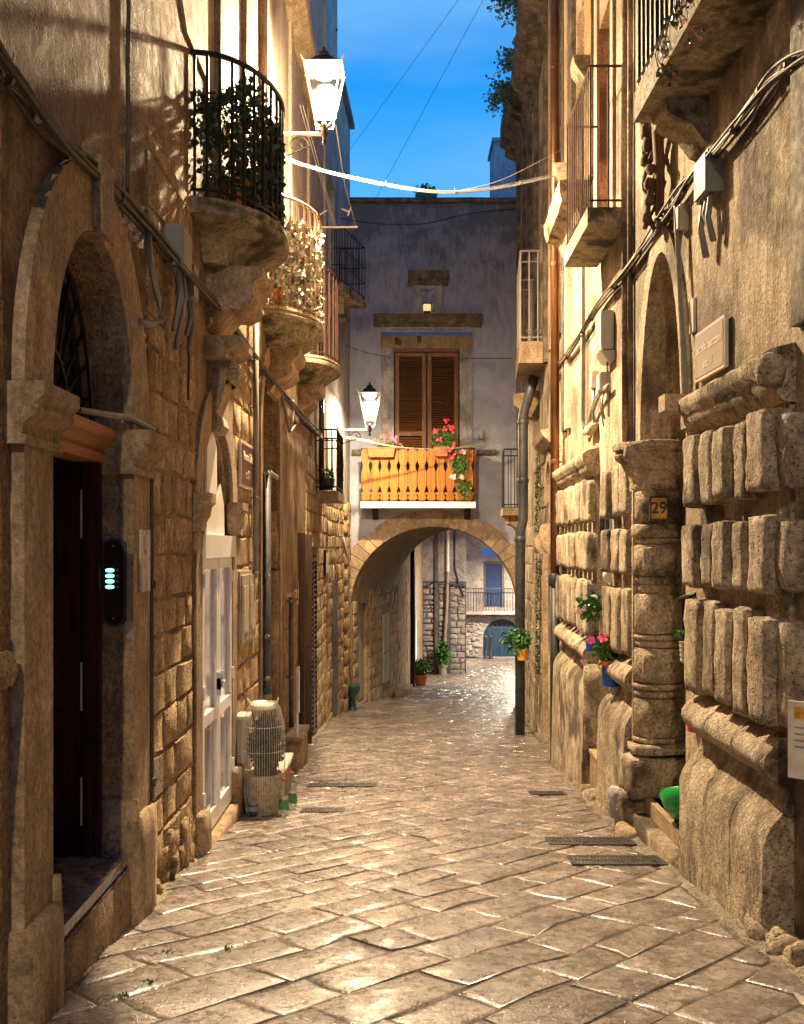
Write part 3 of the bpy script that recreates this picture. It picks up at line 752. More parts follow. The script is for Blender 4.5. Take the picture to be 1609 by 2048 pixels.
m = MB(); m.tube([L.P(8.12, .42, .05), L.P(8.12, .42, .08), L.P(8.03, .42, .085)], .01, 6); obj('handle', m, M['grey_metal'], wd)
for z in (-.45, .35, 1.2):
    for a in (7.51, 8.80):
        m = MB(); m.tube([L.P(a + .01, z, .03), L.P(a + .01, z + .10, .03)], .016, 6); obj('hinge', m, M['white_paint'], wd)
m = MB(); m.prism(L, [(7.5, 1.6), (8.84, 1.6), (8.84, 1.87)] + arch_pts(7.5, 8.84, 1.87, .62, 16)[1:-1] + [(7.5, 1.87)], -.30, -.28); fl2 = obj('fanlight', m, M['pane_dark'], H1)
for k in range(1, 8):
    a = PI * k / 8
    m = MB(); m.tube([L.P(8.17 + .1 * math.cos(a), 1.87 + .08 * math.sin(a), -.25), L.P(8.17 + .64 * math.cos(a), 1.87 + .58 * math.sin(a), -.25)], .014, 5); obj('fanlight_bar', m, M['white_paint'], fl2)
m = MB(); m.tube([L.P(8.17 + .655 * math.cos(PI * k / 18), 1.87 + .60 * math.sin(PI * k / 18), -.06) for k in range(19)], .03, 6); obj('fanlight_frame', m, M['trim'], fl2)
bd = thing('white_board', 'tall white board leaning upright in the arch above the white glass door', 'board', L.P(7.85, 1.6, -.1))
m = MB(); m.prism(L, [(7.70, 1.60), (8.14, 1.60), (8.10, 2.30), (7.98, 2.42), (7.70, 2.38)], .0, .02); obj('board_sheet', m, M['white_paint'], bd)
m = MB(); m.prism(L, [(8.24, 1.60), (8.62, 1.60), (8.60, 1.86), (8.44, 2.04), (8.24, 1.84)], -.03, -.01); obj('board_wing', m, M['white_paint'], bd)

# scroll console above the white door
sc_ = MB(); sc_.profile(L, 7.68, 8.30, [(-.02, 2.97), (.16, 2.97), (.18, 3.0), (.17, 3.02), (.24, 3.06), (.28, 3.08), (.28, 3.13), (-.02, 3.13)], 2, .003)
obj('console_cornice', sc_, M['trim'], H1)
prof = [(.0, 2.97), (.20, 2.97), (.235, 2.93), (.245, 2.87), (.22, 2.81), (.17, 2.80), (.14, 2.83), (.15, 2.86), (.13, 2.78), (.10, 2.66), (.06, 2.56), (.10, 2.52), (.115, 2.46), (.09, 2.41), (.03, 2.41), (0, 2.45)]
m = MB(); m.profile(L, 7.86, 8.14, prof, 1); obj('scroll_console', m, M['trim'], H1)
for s_ in (7.85, 8.15):
    m = MB(); m.tube([L.P(s_, 2.87 + .055 * (1 - t / 20) * math.sin(t * .55), .19 + .055 * (1 - t / 20) * math.cos(t * .55)) for t in range(19)], .010, 5); obj('volute', m, M['trim'], H1)

# --- tall niche door further on (arched recess)
k0 = arch_pts(10.75, 12.25, 2.85, .75, 14); k1 = arch_pts(10.58, 12.42, 2.85, .95, 14)
m = MB(); band(m, L, k0, k1, .001, .03); obj('arch_ring', m, M['dressed'], H1)
for a, b in ((10.58, 10.75), (12.25, 12.42)):
    m = MB(); m.fbox(L, a, b, -1.3, 2.85, .001, .03); obj('pilaster', m, M['dressed'], H1)
m = MB(); m.fbox(L, 10.75, 12.25, -1.3, 3.6, -.34, -.28); obj('niche_back', m, M['plaster'], H1)
frn = Fr((-1.52, 12.25), (1, 0), (0, -1))
m = MB(); m.rock(frn, -.29, .0, 1.25, 1.95, -.02, .06, r=.03, jit=.02, n=(3, 4, 2), seed=4); obj('impost_stone', m, M['ashlar'], H1, smooth=True)
m = MB(); m.rock(frn, -.29, .02, -1.25, 1.22, -.02, .05, r=.02, jit=.01, n=(3, 10, 2), seed=5); obj('reveal_stone', m, M['trim'], H1, smooth=True)
m = MB(); m.fbox(L, 10.77, 12.2, -1.2, 2.4, -.28, -.24); nd = obj('door', m, M['dark_shutter'], H1)

# ================================================================== BOW BALCONIES
def bow(house, sc0, rs, out_, zs, zr, nb, iron, slabmat, label, cons):
    def el(a, k=1.0, ks=1.0): return sc0 - rs * ks * math.cos(a), out_ * k * math.sin(a)
    A = [PI * i / 18 for i in range(19)]
    m = MB(); vs = []; fs = []
    lv = [(0, zs), (0.02, zs), (.03, zs - .03), (.0, zs - .05), (.035, zs - .075), (.02, zs - .11), (-.02, zs - .12)]
    prof_ = [(1 + d, 1 + d * .6, z) for d, z in lv]
    prof_ += cons
    for (k, ks, z) in prof_:
        for a in A:
            s, o = el(a, k, ks); p = L.P(s, z, o)
            p = p + noise.noise_vector(p * 5) * .012
            vs.append(p)
    n = 19
    for i in range(len(prof_) - 1):
        for j in range(n - 1):
            a = i * n + j; fs.append((a, a + 1, a + 1 + n, a + n))
    fs.append(tuple(range(n))); fs.append(tuple(reversed(range((len(prof_) - 1) * n, len(prof_) * n))))
    m.add(vs, fs)
    b = obj('balcony', m, M[slabmat], house, ang=40); b['label'] = label
    def pt(a, z, k=.95): s, o = el(a, k, .97); return L.P(s, z, o)
    first = None
    for i in range(nb):
        a = PI * (i + .3) / (nb - .4); p = pt(a, zs)
        if first is None:
            mm = MB(); mm.tube([p, p + Vector((0, 0, zr - zs))], .013, 6); first = obj('baluster', mm, M[iron], b); p0 = p
        else: inst(first, b, p - p0)
    for z, r_ in ((zr, .02), (zs + .06, .012)):
        mm = MB(); mm.tube([pt(a, z) for a in [PI * i / 30 for i in range(31)]], r_, 6); obj('handrail', mm, M[iron], b)
    return b
bow(H1, 8.05, .87, .58, 4.02, 5.07, 20, 'iron', 'black_stone' if 0 else 'moss', 'bow balcony with black bars full of dark ivy',
    [(.84, .88, 3.885), (.66, .78, 3.85), (.50, .64, 3.79), (.44, .56, 3.72), (.42, .52, 3.67)])
def corbel(house, s0, s1, prof, mat='trim', fr=L):
    m = MB(); m.profile(fr, s0, s1, prof, 3, .004); return obj('corbel', m, M[mat], house, ang=35)
corbel(H1, 7.75, 8.35, [(-.02, 3.68), (.44, 3.68), (.44, 3.60), (.38, 3.57), (.36, 3.50), (.37, 3.44), (.33, 3.38), (.26, 3.35), (.18, 3.36), (.12, 3.30), (.05, 3.22), (-.02, 3.20)])
bow(H1, 11.75, .95, .58, 4.12, 5.33, 19, 'pink_iron', 'moss', 'bow balcony with faded red bars and dry pale foliage',
    [(.88, .92, 3.96), (.80, .85, 3.88), (.62, .72, 3.82), (.45, .6, 3.76)])
corbel(H1, 11.35, 12.1, [(-.02, 3.78), (.36, 3.78), (.34, 3.68), (.27, 3.62), (.28, 3.52), (.20, 3.44), (.10, 3.40), (.03, 3.28), (-.02, 3.26)])

# plants in those balconies
rgp = random.Random(5)
iv = thing('ivy_screen', 'dark glossy ivy filling the nearest left bow balcony behind black bars', 'plant', L.P(8.0, 4.05, .3))
m = MB()
for k in range(3000):
    a = PI * rgp.uniform(.04, .92); z = 4.08 + rgp.random() * (.84 - .10 * math.sin(a * 5))
    s, o = 8.05 - .87 * .9 * math.cos(a), .62 * .84 * math.sin(a)
    if a < .5 and z < 4.45 and rgp.random() < .6: continue
    leaf1(m, L.P(s + rgp.uniform(-.04, .04), z, max(.02, o + rgp.uniform(-.08, .02))), rgp.uniform(.04, .075), rgp, .3)
obj('foliage', m, M['ivy'], iv, recalc=False)
for i, a in enumerate((.7, 1.5, 2.3)):
    s, o = 8.05 - .7 * math.cos(a), .42 * math.sin(a); p = L.P(s, 4.03, o)
    m = MB(); m.lathe(p, [(.07, 0), (.10, .18), (.11, .19), (.11, .22)], 12); obj('pot', m, M['terracotta'], iv, ang=40)
    m = MB(); m.tube([p + Vector((0, 0, .2)), p + Vector((.02, .03, .5)), p + Vector((0, -.02, .85))], .012, 5); obj('stem', m, M['vine'], iv)
dr = thing('hanging_plant', 'pale dry leafy plant cascading inside the faded red balcony', 'plant', L.P(11.3, 4.15, .3))
m = MB()
for k in range(2200):
    a = PI * rgp.uniform(.02, .56); z = 4.16 + rgp.random() * .98
    s, o = 11.75 - .95 * .93 * math.cos(a), .58 * .86 * math.sin(a)
    if z > 4.9 and rgp.random() < .3: continue
    leaf1(m, L.P(s, z, max(.02, o + rgp.uniform(-.07, .03))), rgp.uniform(.07, .12), rgp, .5)
obj('foliage', m, M['pale_leaf'], dr, recalc=False)
m = MB()
for k in range(240): 
    a = PI * rgp.uniform(.01, .3); leaf1(m, L.P(11.75 - .9 * math.cos(a), 4.2 + rgp.random() * .85, .5 * math.sin(a)), .06, rgp)
tag(obj('green_growth', m, M['green_leaf'], dr, recalc=False), kind='stuff')
p = L.P(10.95, 4.13, .14); m = MB(); m.lathe(p, [(.05, 0), (.07, .22), (.08, .24)], 12); obj('pot', m, M['orange_pot'], dr, ang=40)

# ================================================================== LEFT HOUSE 2 (12.9 - 22) and 3 (22 - 25)
H2 = thing('plastered_house', 'second house on the left with dark shutters and a rusty bow balcony', 'house', (-1.9, 17, ground(17)), 'houses lining the alley')
h2holes = [rect(14.6, 15.7, -1.9, 1.72), rect(16.2, 17.6, -1.75, 1.35), rect(13.0, 14.0, 4.4, 6.6)]
L3 = Fr((-1.52 - 20 * .044, 0), (.044, 1), (1, -.044))
L2top = 15.0
wall2 = wall_sheet('wall', L, rect(12.9, 20.0, -3, L2top), h2holes, .5, M['plaster'], H2, o=-.004)
stones(wall2, L, 15.8, 20, ground(18), 3.0, [(16.1, 17.7, -3, 1.5)], (.24, .34), (.3, .6), front=.010, back=-.02, seed=14, gap=.02)
stones(wall2, L, 12.95, 14.5, ground(14), .9, [], (.26, .34), (.4, .7), front=.012, back=-.02, seed=15)
# dark double shutters, opened out into the street
sh = obj('door', MB().fbox(L, 14.6, 15.7, -1.9, 1.72, -.34, -.30), M['dark_shutter'], H2); sh['label'] = 'tall dark brown door with open shutters'
def louvre_leaf(parent, fr, s0, s1, z0, z1, o0, o1, mat, n, rail=.06, mids=(), name='shutter'):
    m = MB(); m.fbox(fr, s0, s0 + rail, z0, z1, o0, o1); m.fbox(fr, s1 - rail, s1, z0, z1, o0, o1)
    for z in [z0, z1 - rail] + [z_ - rail / 2 for z_ in mids]: m.fbox(fr, s0 + rail, s1 - rail, z, z + rail, o0, o1)
    lf = obj(name, m, M[mat], parent); oc = (o0 + o1) / 2; first = None
    zs = [z0 + rail] + [z_ for z_ in mids] + [z1 - rail]
    for i in range(n):
        z = z0 + rail + (z1 - z0 - 2 * rail) * (i + .5) / n
        if any(abs(z - z_) < rail * .7 for z_ in mids): continue
        h_ = (z1 - z0) / n * .34; P = fr.P
        if first is None:
            mm = MB(); mm.hexa([P(s0 + rail, z - h_, o1 - .004), P(s1 - rail, z - h_, o1 - .004), P(s1 - rail, z - h_ + .006, o1 - .002), P(s0 + rail, z - h_ + .006, o1 - .002), P(s0 + rail, z + h_, o0 + .004), P(s1 - rail, z + h_, o0 + .004), P(s1 - rail, z + h_ + .006, o0 + .006), P(s0 + rail, z + h_ + .006, o0 + .006)])
            first = obj('slat', mm, M[mat], lf); zf = z
        else: inst(first, lf, (0, 0, z - zf))
    return lf
for (px0, px1, py0, py1, s_) in ((604, 612, 1060, 1460, 14.6), (613, 622, 1062, 1456, 15.15)):
    pass
for s_, o_ in ((14.62, .10), (14.9, .07), (15.62, .11)):
    frd = Fr((-1.52, s_), (1, .12), (.12, -1))
    m = MB(); m.fbox(frd, .01, o_, -1.72, 1.70, 0, .04); lf = obj('shutter_leaf', m, M['dark_shutter'], H2)
    for z0, z1 in ((-1.6, -.2), (-.05, 1.55)):
        m = MB(); m.fbox(frd, .03, o_ - .02, z0, z1, .04, .055); obj('panel', m, M['dark_shutter'], lf)
for z in (-1.5, -.1, 1.45):
    m = MB(); m.fbox(L, 14.64, 15.6, z, z + .12, -.29, -.24); obj('door_rail', m, M['dark_shutter'], sh)
louvre_leaf(H2, L, 16.22, 16.88, -1.75, 1.33, -.04, .03, 'dark_shutter', 34, .07, (-.35,), 'louvred_shutter')
louvre_leaf(H2, L, 16.92, 17.58, -1.75, 1.33, -.04, .03, 'dark_shutter', 34, .07, (-.35,), 'louvred_shutter')
bow(H2, 15.0, 1.0, .58, 4.22, 5.50, 17, 'rust_iron', 'moss', 'third bow balcony with rusty dark bars',
    [(.88, .9, 4.06), (.7, .8, 3.98), (.55, .62, 3.90)])
corbel(H2, 14.7, 15.5, [(-.02, 3.92), (.34, 3.92), (.30, 3.80), (.22, 3.76), (.22, 3.66), (.14, 3.6), (.03, 3.5), (-.02, 3.5)])
for (a, b) in ((13.3, 13.5), (15.9, 16.05), (19.2, 19.4)):
    m = MB(); m.fbox(L, a, b, 4.3, L2top, 0, .05); obj('pilaster_strip', m, M['upper_l'], H2)
m = MB(); m.fbox(L, 12.95, 20, 4.6, L2top, -.001, .012); obj('upper_render', m, M['upper_l'], H2)
m = MB(); m.profile(L, 12.0, 16.5, [(-.02, 8.5), (.10, 8.5), (.16, 8.58), (.14, 8.62), (.24, 8.7), (.26, 8.78), (-.02, 8.78)], 4, .004); obj('cornice', m, M['trim'], H2)

H3 = thing('narrow_house', 'third narrow house on the left meeting the archway building', 'house', (-1.8, 23, ground(23)), 'houses lining the alley')
wall3 = wall_sheet('wall', L3, rect(20.0, 22.1, -3.2, 15), [rect(20.3, 21.6, 7.0, 9.2)], .5, M['facade'], H3)
wall_sheet('wall', L3, rect(22.1, 25.0, -3.2, 12.0), [], .5, M['facade'], H3)
stones(wall3, L3, 20.0, 24.9, ground(22.5), 2.6, [(20.9, 22.0, -3, .8)], (.24, .36), (.3, .6), front=.025, back=-.02, seed=24, gap=.02, mat='ashlar')
m = MB(); m.fbox(L3, 20.95, 21.9, -2.3, .7, -.02, .02); dd = obj('door', m, M['dark_wood'], H3)
m = MB(); m.profile(L3, 21.95, 25.0, [(-.1, 11.95), (.12, 11.95), (.12, 12.06), (-.1, 12.06)]); obj('coping', m, M['blue_render'], H3)
m = MB(); m.fbox(L3, 20.3, 21.6, 7.0, 9.2, -.35, -.3); obj('balcony_door', m, M['pane_dark'], H3)
# rough lit corner pilaster near the arch
for k in range(13):
    z = -2.4 + k * .38
    m = MB(); m.rock(L3, 23.3, 23.3 + rnd.uniform(.35, .6), z, z + .36, -.02, .09, r=.04, jit=.02, n=(4, 3, 2), seed=k); obj('quoin', m, M['ashlar'], H3, smooth=True)
# black iron box balcony, rectangular, higher up
def box_balcony(house, fr, s0, s1, out0, out1, zs, th, h, iron, slabmat, label, ns, nf, mids=(), topr=.016, bars=.009, name='balcony', skipside=()):
    """outline from (s0, 0) out to out0, along to (s1, out1) and back to the wall"""
    P = fr.P
    m = MB(); m.hexa([P(s0, zs - th, 0), P(s0, zs - th, out0), P(s1, zs - th, out1), P(s1, zs - th, 0), P(s0, zs, 0), P(s0, zs, out0), P(s1, zs, out1), P(s1, zs, 0)])
    b = obj(name, m, M[slabmat], house); b['label'] = label
    i_ = .03
    runs = [((s0 + i_, 0), (s0 + i_, out0 - i_), ns), ((s0 + i_, out0 - i_), (s1 - i_, out1 - i_), nf), ((s1 - i_, out1 - i_), (s1 - i_, 0), ns)]
    mm = MB(); mm.tube([P(s0, zs, 0), P(s0, zs + h, 0)], bars, 6)
    first = None
    for (a, b2, n_) in runs:
        for k in range(n_ + (1 if a[1] else 0)):
            t_ = k / max(1, n_); s = a[0] + (b2[0] - a[0]) * t_; o_ = a[1] + (b2[1] - a[1]) * t_
            p = P(s, zs, o_)
            if first is None:
                mm = MB(); mm.tube([p, p + Vector((0, 0, h))], bars, 6); first = obj('baluster', mm, M[iron], b); p0 = p
            else: inst(first, b, p - p0)
    for z, r_ in [(zs + h, topr), (zs + .07, topr * .8)] + [(zs + h * q_, topr * .7) for q_ in mids]:
        mm = MB()
        for (a, b2, n_) in runs: mm.tube([P(a[0], z, a[1]), P(b2[0], z, b2[1])], r_, 4)
        obj('handrail' if r_ == topr else 'rail', mm, M[iron], b)
    return b
box_balcony(H3, L3, 21.0, 22.6, .24, .60, 7.05, .16, 1.2, 'iron', 'moss', 'black iron balcony with gridded sides high on the left', 4, 8, (.33, .62))
m = MB(); m.fbox(L3, 21.4, 22.3, 6.5, 6.9, 0, .22); obj('corbel', m, M['moss'], H3)
b5 = box_balcony(H2, L, 17.6, 19.1, .40, .42, 2.5, .16, 1.08, 'iron', 'trim', 'low black balcony with scrolled panel near the second lantern', 4, 9, (.82,))
for k in range(5):
    s_ = 17.8 + k * .26
    m = MB(); m.tube([L.P(s_ + .05 * math.cos(t * .7) * (1 - t / 14), 3.0 + .25 * (t / 7 - 1) , .39 + .02) for t in range(14)], .008, 4); obj('scroll', m, M['iron'], b5)
# green dome awning-like shell bracket beside it and small plant
pl = thing('flower_pot', 'small dark pot with yellow flowers on the low black balcony', 'plant', L.P(17.75, 2.52, .2))
m = MB(); m.lathe(L.P(17.75, 2.52, .2), [(.09, 0), (.13, .18), (.14, .2)], 10); obj('pot', m, M['dark_green'], pl, ang=40)
m = MB(); leaves(m, L.P(17.75, 2.8, .2), (.13, .13, .12), 110, .05, rgp); obj('foliage', m, M['green_leaf'], pl, recalc=False)
m = MB(); leaves(m, L.P(17.75, 2.86, .2), (.12, .12, .08), 24, .03, rgp); obj('blossom', m, leaf('yellow_petals', (.7, .5, .03), (.85, .6, .08)), pl, recalc=False)
# satellite dish / oval meter near arch
dh = thing('satellite_dish', 'pale oval dish fixed below the low black balcony', 'satellite dish', L3.P(21.6, .9, .15))
m = MB(); c_ = L3.P(21.7, 1.45, .18); m.lathe((0, 0, 0), [(.02, 0), (.2, .02), (.3, .06), (.31, .07), (.2, .035), (.02, .015)], 18)
mt = Matrix.Rotation(math.radians(75), 4, 'Y') ; m.v = [tuple(mt @ Vector(v) + c_) for v in m.v]; obj('dish', m, M['beige_plastic'], dh, smooth=True)
m = MB(); m.tube([L3.P(21.7, 1.2, 0), L3.P(21.7, 1.3, .12), c_], .015, 6); obj('bracket', m, M['conduit'], dh)
# ================================================================== ARCHWAY BUILDING
F = FRONT(25.0)
HA = thing('archway_house', 'grey rendered house spanning the alley over a wide stone arch', 'house', (.8, 27, ground(27)))
# render blackened towards the exposed top by years of damp
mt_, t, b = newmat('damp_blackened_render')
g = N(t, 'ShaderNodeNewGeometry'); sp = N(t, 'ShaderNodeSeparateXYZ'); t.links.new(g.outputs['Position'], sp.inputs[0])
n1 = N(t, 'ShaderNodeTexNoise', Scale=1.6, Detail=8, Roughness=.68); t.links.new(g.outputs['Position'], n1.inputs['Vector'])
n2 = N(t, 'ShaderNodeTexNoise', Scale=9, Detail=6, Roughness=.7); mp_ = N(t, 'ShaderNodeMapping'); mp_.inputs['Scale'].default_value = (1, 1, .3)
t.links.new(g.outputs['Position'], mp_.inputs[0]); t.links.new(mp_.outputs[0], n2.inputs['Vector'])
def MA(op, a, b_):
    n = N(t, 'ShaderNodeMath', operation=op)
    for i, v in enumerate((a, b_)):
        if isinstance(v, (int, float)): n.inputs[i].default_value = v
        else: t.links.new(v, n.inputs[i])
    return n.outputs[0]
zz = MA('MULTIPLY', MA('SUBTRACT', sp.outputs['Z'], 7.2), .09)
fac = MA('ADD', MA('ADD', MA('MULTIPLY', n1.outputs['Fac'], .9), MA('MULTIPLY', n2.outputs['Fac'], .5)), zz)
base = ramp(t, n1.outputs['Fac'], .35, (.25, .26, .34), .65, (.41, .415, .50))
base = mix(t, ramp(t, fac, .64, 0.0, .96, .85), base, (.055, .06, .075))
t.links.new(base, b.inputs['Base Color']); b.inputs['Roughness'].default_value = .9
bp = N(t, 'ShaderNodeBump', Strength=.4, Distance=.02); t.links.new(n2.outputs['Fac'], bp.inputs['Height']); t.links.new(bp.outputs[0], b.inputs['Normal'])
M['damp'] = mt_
ahole = [(-1.3, -3.0), (2.9, -3.0)] + arch_pts(-1.3, 2.9, .02, 2.02, 30)
ahole[0] = (-1.3, -2.9); ahole[1] = (2.9, -2.9)
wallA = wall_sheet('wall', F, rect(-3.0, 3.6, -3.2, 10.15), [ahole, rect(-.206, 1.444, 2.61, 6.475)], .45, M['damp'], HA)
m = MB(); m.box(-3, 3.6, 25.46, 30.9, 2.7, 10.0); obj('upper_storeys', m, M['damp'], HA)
m = MB(); m.profile(F, -1.5, 3.0, [(-.2, 10.1), (.10, 10.1), (.12, 10.16), (.10, 10.22), (-.2, 10.22)], 12, .012); obj('coping', m, M['black_stone'], HA)
# voussoirs
nv = 27
for i in range(nv):
    a0, a1 = PI * i / nv + .004, PI * (i + 1) / nv - .004
    ro = rnd.uniform(.36, .46); m = MB()
    ell = lambda a, k: (.8 + (2.1 + k) * math.cos(a), .02 + (2.02 + k) * math.sin(a))
    pf = rnd.uniform(.018, .035)
    I = [ell(a0, -.02), ell(a1, -.02), ell(a1, ro), ell(a0, ro)]
    c_ = (sum(p[0] for p in I) / 4, sum(p[1] for p in I) / 4)
    J = [(p[0] + (c_[0] - p[0]) * .07, p[1] + (c_[1] - p[1]) * .07) for p in I]
    m.add([F.P(*p, -.4) for p in I] + [F.P(*p, pf - .014) for p in I] + [F.P(*p, pf) for p in J],
          [(0, 1, 2, 3), (0, 1, 5, 4), (1, 2, 6, 5), (2, 3, 7, 6), (3, 0, 4, 7), (4, 5, 9, 8), (5, 6, 10, 9), (6, 7, 11, 10), (7, 4, 8, 11), (8, 9, 10, 11)])
    obj('voussoir', m, M['pale_v'] if 'pale_v' in M else M['trim'], wallA)
# springing blocks down to the ground
for z in (-2.7, -2.3, -1.85, -1.45, -1.0, -.55, -.2):
    for sx in (-1, 1):
        x0 = -1.32 if sx < 0 else 2.92
        w = rnd.uniform(.28, .5)
        m = MB(); m.rock(F, min(x0, x0 + sx * w), max(x0, x0 + sx * w), z, z + .36, -.4, .03, r=.03, jit=.012, n=(3, 3, 3), seed=int(z * 9)); obj('jamb_stone', m, M['trim'], wallA, smooth=True)
# barrel vault (skewed) and its side walls
def ring(y, cx, a, r_, zs, n=24): return [Vector((cx + a * math.cos(PI * i / n), y, zs + r_ * math.sin(PI * i / n))) for i in range(n + 1)]
A_, B_ = ring(25.4, .88, 2.1, 2.02, .02), ring(31, 1.9, 2.1, 2.08, .02)
A2, B2 = ring(25.4, .88, 2.5, 2.5, .02), ring(31, 1.9, 2.5, 2.5, .02)
mv = MB(); n = 25; vs = []
for k in range(13):
    q_ = k / 12
    for a, c in zip(A_, B_):
        p = a.lerp(c, q_); p = p + noise.noise_vector(p * 2.1) * .022; vs.append(p)
for k in range(13):
    for a, c in zip(A2, B2): vs.append(a.lerp(c, k / 12))
fs = []
for h in (0, 13 * n):
    for k in range(12):
        for j in range(n - 1):
            a = h + k * n + j; fs.append((a, a + 1, a + 1 + n, a + n))
for k, e_ in ((0, 0), (12, 12)):
    for j in range(n - 1): fs.append((k * n + j, k * n + j + 1, 13 * n + k * n + j + 1, 13 * n + k * n + j))
mv.add(vs, fs); vault = obj('vault', mv, M['mortar'], HA, smooth=True)
TL = Fr((-1.3 - 25 * .1833, 0), (.1833, 1), (1, -.1833))       # left side wall of the passage
tw = wall_sheet('passage_wall', TL, rect(25.2, 31.6, -3.6, 2.2), [rect(25.9, 27.0, -2.6, .15)], .5, M['mortar'], HA)
stones(tw, TL, 25.3, 31.5, -3.0, .9, [(25.8, 27.1, -3, .3), (28.9, 30.0, -2.6, -.4)], (.24, .38), (.35, .7), front=.022, back=-.02, seed=31)
TR = Fr((2.98 - 25.4 * .182, 0), (.182, 1), (-1, .182))
wall_sheet('passage_wall', TR, rect(25.4, 31.6, -3.6, 2.2), [], .5, M['mortar'], HA)
m = MB(); m.fbox(TL, 25.9, 27.0, -2.6, .15, -.2, -.12); pd = obj('door', m, M['grey_wood'], HA); pd['label'] = 'pale board door in the passage wall'
for a in (25.92, 26.28, 26.64):
    m = MB(); m.fbox(TL, a, a + .34, -2.55, .1, -.12, -.10); obj('board', m, M['grey_wood'], pd)
louvre_leaf(HA, TL, 28.95, 29.42, -2.45, -.45, .0, .05, 'grey_wood', 22, .06, (-1.6,), 'louvred_shutter')
louvre_leaf(HA, TL, 29.46, 29.93, -2.45, -.45, .0, .05, 'grey_wood', 22, .06, (-1.6,), 'louvred_shutter')
m = MB(); m.prism(TL, [(26.0, .35), (26.9, .35)] + arch_pts(26.0, 26.9, .5, .35, 10), -.02, .03); obj('blind_arch', m, M['ink'], HA)
FB = FRONT(31.4)
wall_sheet('back_wall', FB, rect(-3, 6.5, -4, 9.9), [[(-.2, -3.9), (4.0, -3.9)] + arch_pts(-.2, 4.0, .02, 2.08, 24)], .5, M['mortar'], HA)

# first floor: shutters, frame, hood, shrine
m = MB(); m.fbox(F, -.53, -.206, 2.61, 6.475, .001, .045); obj('jamb', m, M['facade'], HA)
m = MB(); m.fbox(F, 1.444, 1.756, 2.61, 6.475, .001, .045); obj('jamb', m, M['facade'], HA)
m = MB(); m.fbox(F, -.53, 1.756, 6.475, 6.79, .001, .048); obj('lintel', m, M['ochre'], HA)
for s_, z_ in ((-.13, 6.66), (-.06, 6.63), (.43, 6.7)):
    m = MB(); m.rock(F, s_ - .05, s_ + .05, z_ - .09, z_ + .08, .03, .07, r=.03, jit=.01, n=(3, 3, 2)); obj('broken_boss', m, M['black_stone'], HA, smooth=True)
m = MB(); m.fbox(F, -.53, 1.756, 6.79, 6.872, .0, .07); obj('blue_strip', m, plain('blue_painted_strip', (.04, .12, .42), .6), HA)
m = MB(); m.fbox(F, -.50, 1.72, 6.872, 7.01, .0, .05); ib = obj('inscription_band', m, M['damp'], HA)
text('HIERONIMI INVEPALZA  A.M.D.LXXXVIII', F, .61, 6.935, .052, .098, M['ink'], ib, 'lettering')
m = MB(); m.profile(F, -.706, 1.97, [(-.02, 7.0), (.10, 7.0), (.13, 7.06), (.22, 7.10), (.24, 7.16), (.34, 7.2), (.36, 7.27), (-.02, 7.33)], 14, .012); obj('hood', m, M['black_stone'], HA)
sh_l = obj('shutter_frame', MB().fbox(F, -.206, 1.444, 6.40, 6.475, -.18, -.04), M['shutter'], HA)
m = MB(); m.fbox(F, -.206, 1.444, 2.61, 6.4, -.30, -.2); obj('door_backing', m, M['dark_shutter'], HA)
louvre_leaf(HA, F, -.17, .60, 2.65, 6.38, -.14, -.06, 'shutter', 58, .10, (4.35,), 'louvred_shutter')
louvre_leaf(HA, F, .64, 1.41, 2.65, 6.38, -.14, -.06, 'shutter', 58, .10, (4.35,), 'louvred_shutter')
m = MB(); m.profile(F, .156, 1.156, [(-.02, 8.04), (.08, 8.04), (.12, 8.12), (.24, 8.18), (.28, 8.3), (.28, 8.36), (-.02, 8.42)], 8, .015); obj('shrine_hood', m, M['black_stone'], HA)
m = MB(); m.fbox(F, .34, .94, 7.3, 8.04, -.02, .05); m.fbox(F, .28, .34, 7.3, 8.04, -.02, .08); m.fbox(F, .94, 1.0, 7.3, 8.04, -.02, .08); rp = obj('relief_panel', m, M['facade'], HA)
m = MB()
for (s_, z_, w, h) in ((.64, 7.72, .13, .22), (.52, 7.84, .08, .09), (.76, 7.86, .08, .09), (.64, 7.5, .2, .12)):
    m.rock(F, s_ - w, s_ + w, z_ - h, z_ + h, .03, .09, r=.05, jit=.02, n=(4, 4, 2), seed=int(z_ * 10))
obj('worn_relief', m, M['damp'], rp, smooth=True)
vl = thing('votive_light', 'small lit box light on the hood below the worn relief', 'light', F.P(.60, 7.33, .2))
m = MB(); m.fbox(F, .53, .71, 7.36, 7.53, .12, .24); obj('glass_box', m, M['led_white'], vl)
m = MB(); m.fbox(F, .51, .73, 7.53, 7.56, .10, .26); m.fbox(F, .54, .70, 7.31, 7.36, .12, .24); obj('cap', m, M['iron'], vl)
for (a, b_) in ((-1.25, -1.02), (1.86, 2.35)):
    m = MB(); m.profile(F, a, b_, [(-.02, 3.80), (.06, 3.80), (.10, 3.86), (.08, 3.93), (-.02, 3.95)], 4, .01); obj('string_course', m, M['black_stone'], HA)
m = MB(); m.fbox(F, 1.9, 2.02, 4.2, 4.42, 0, .1); obj('small_vent', m, M['facade'], HA)

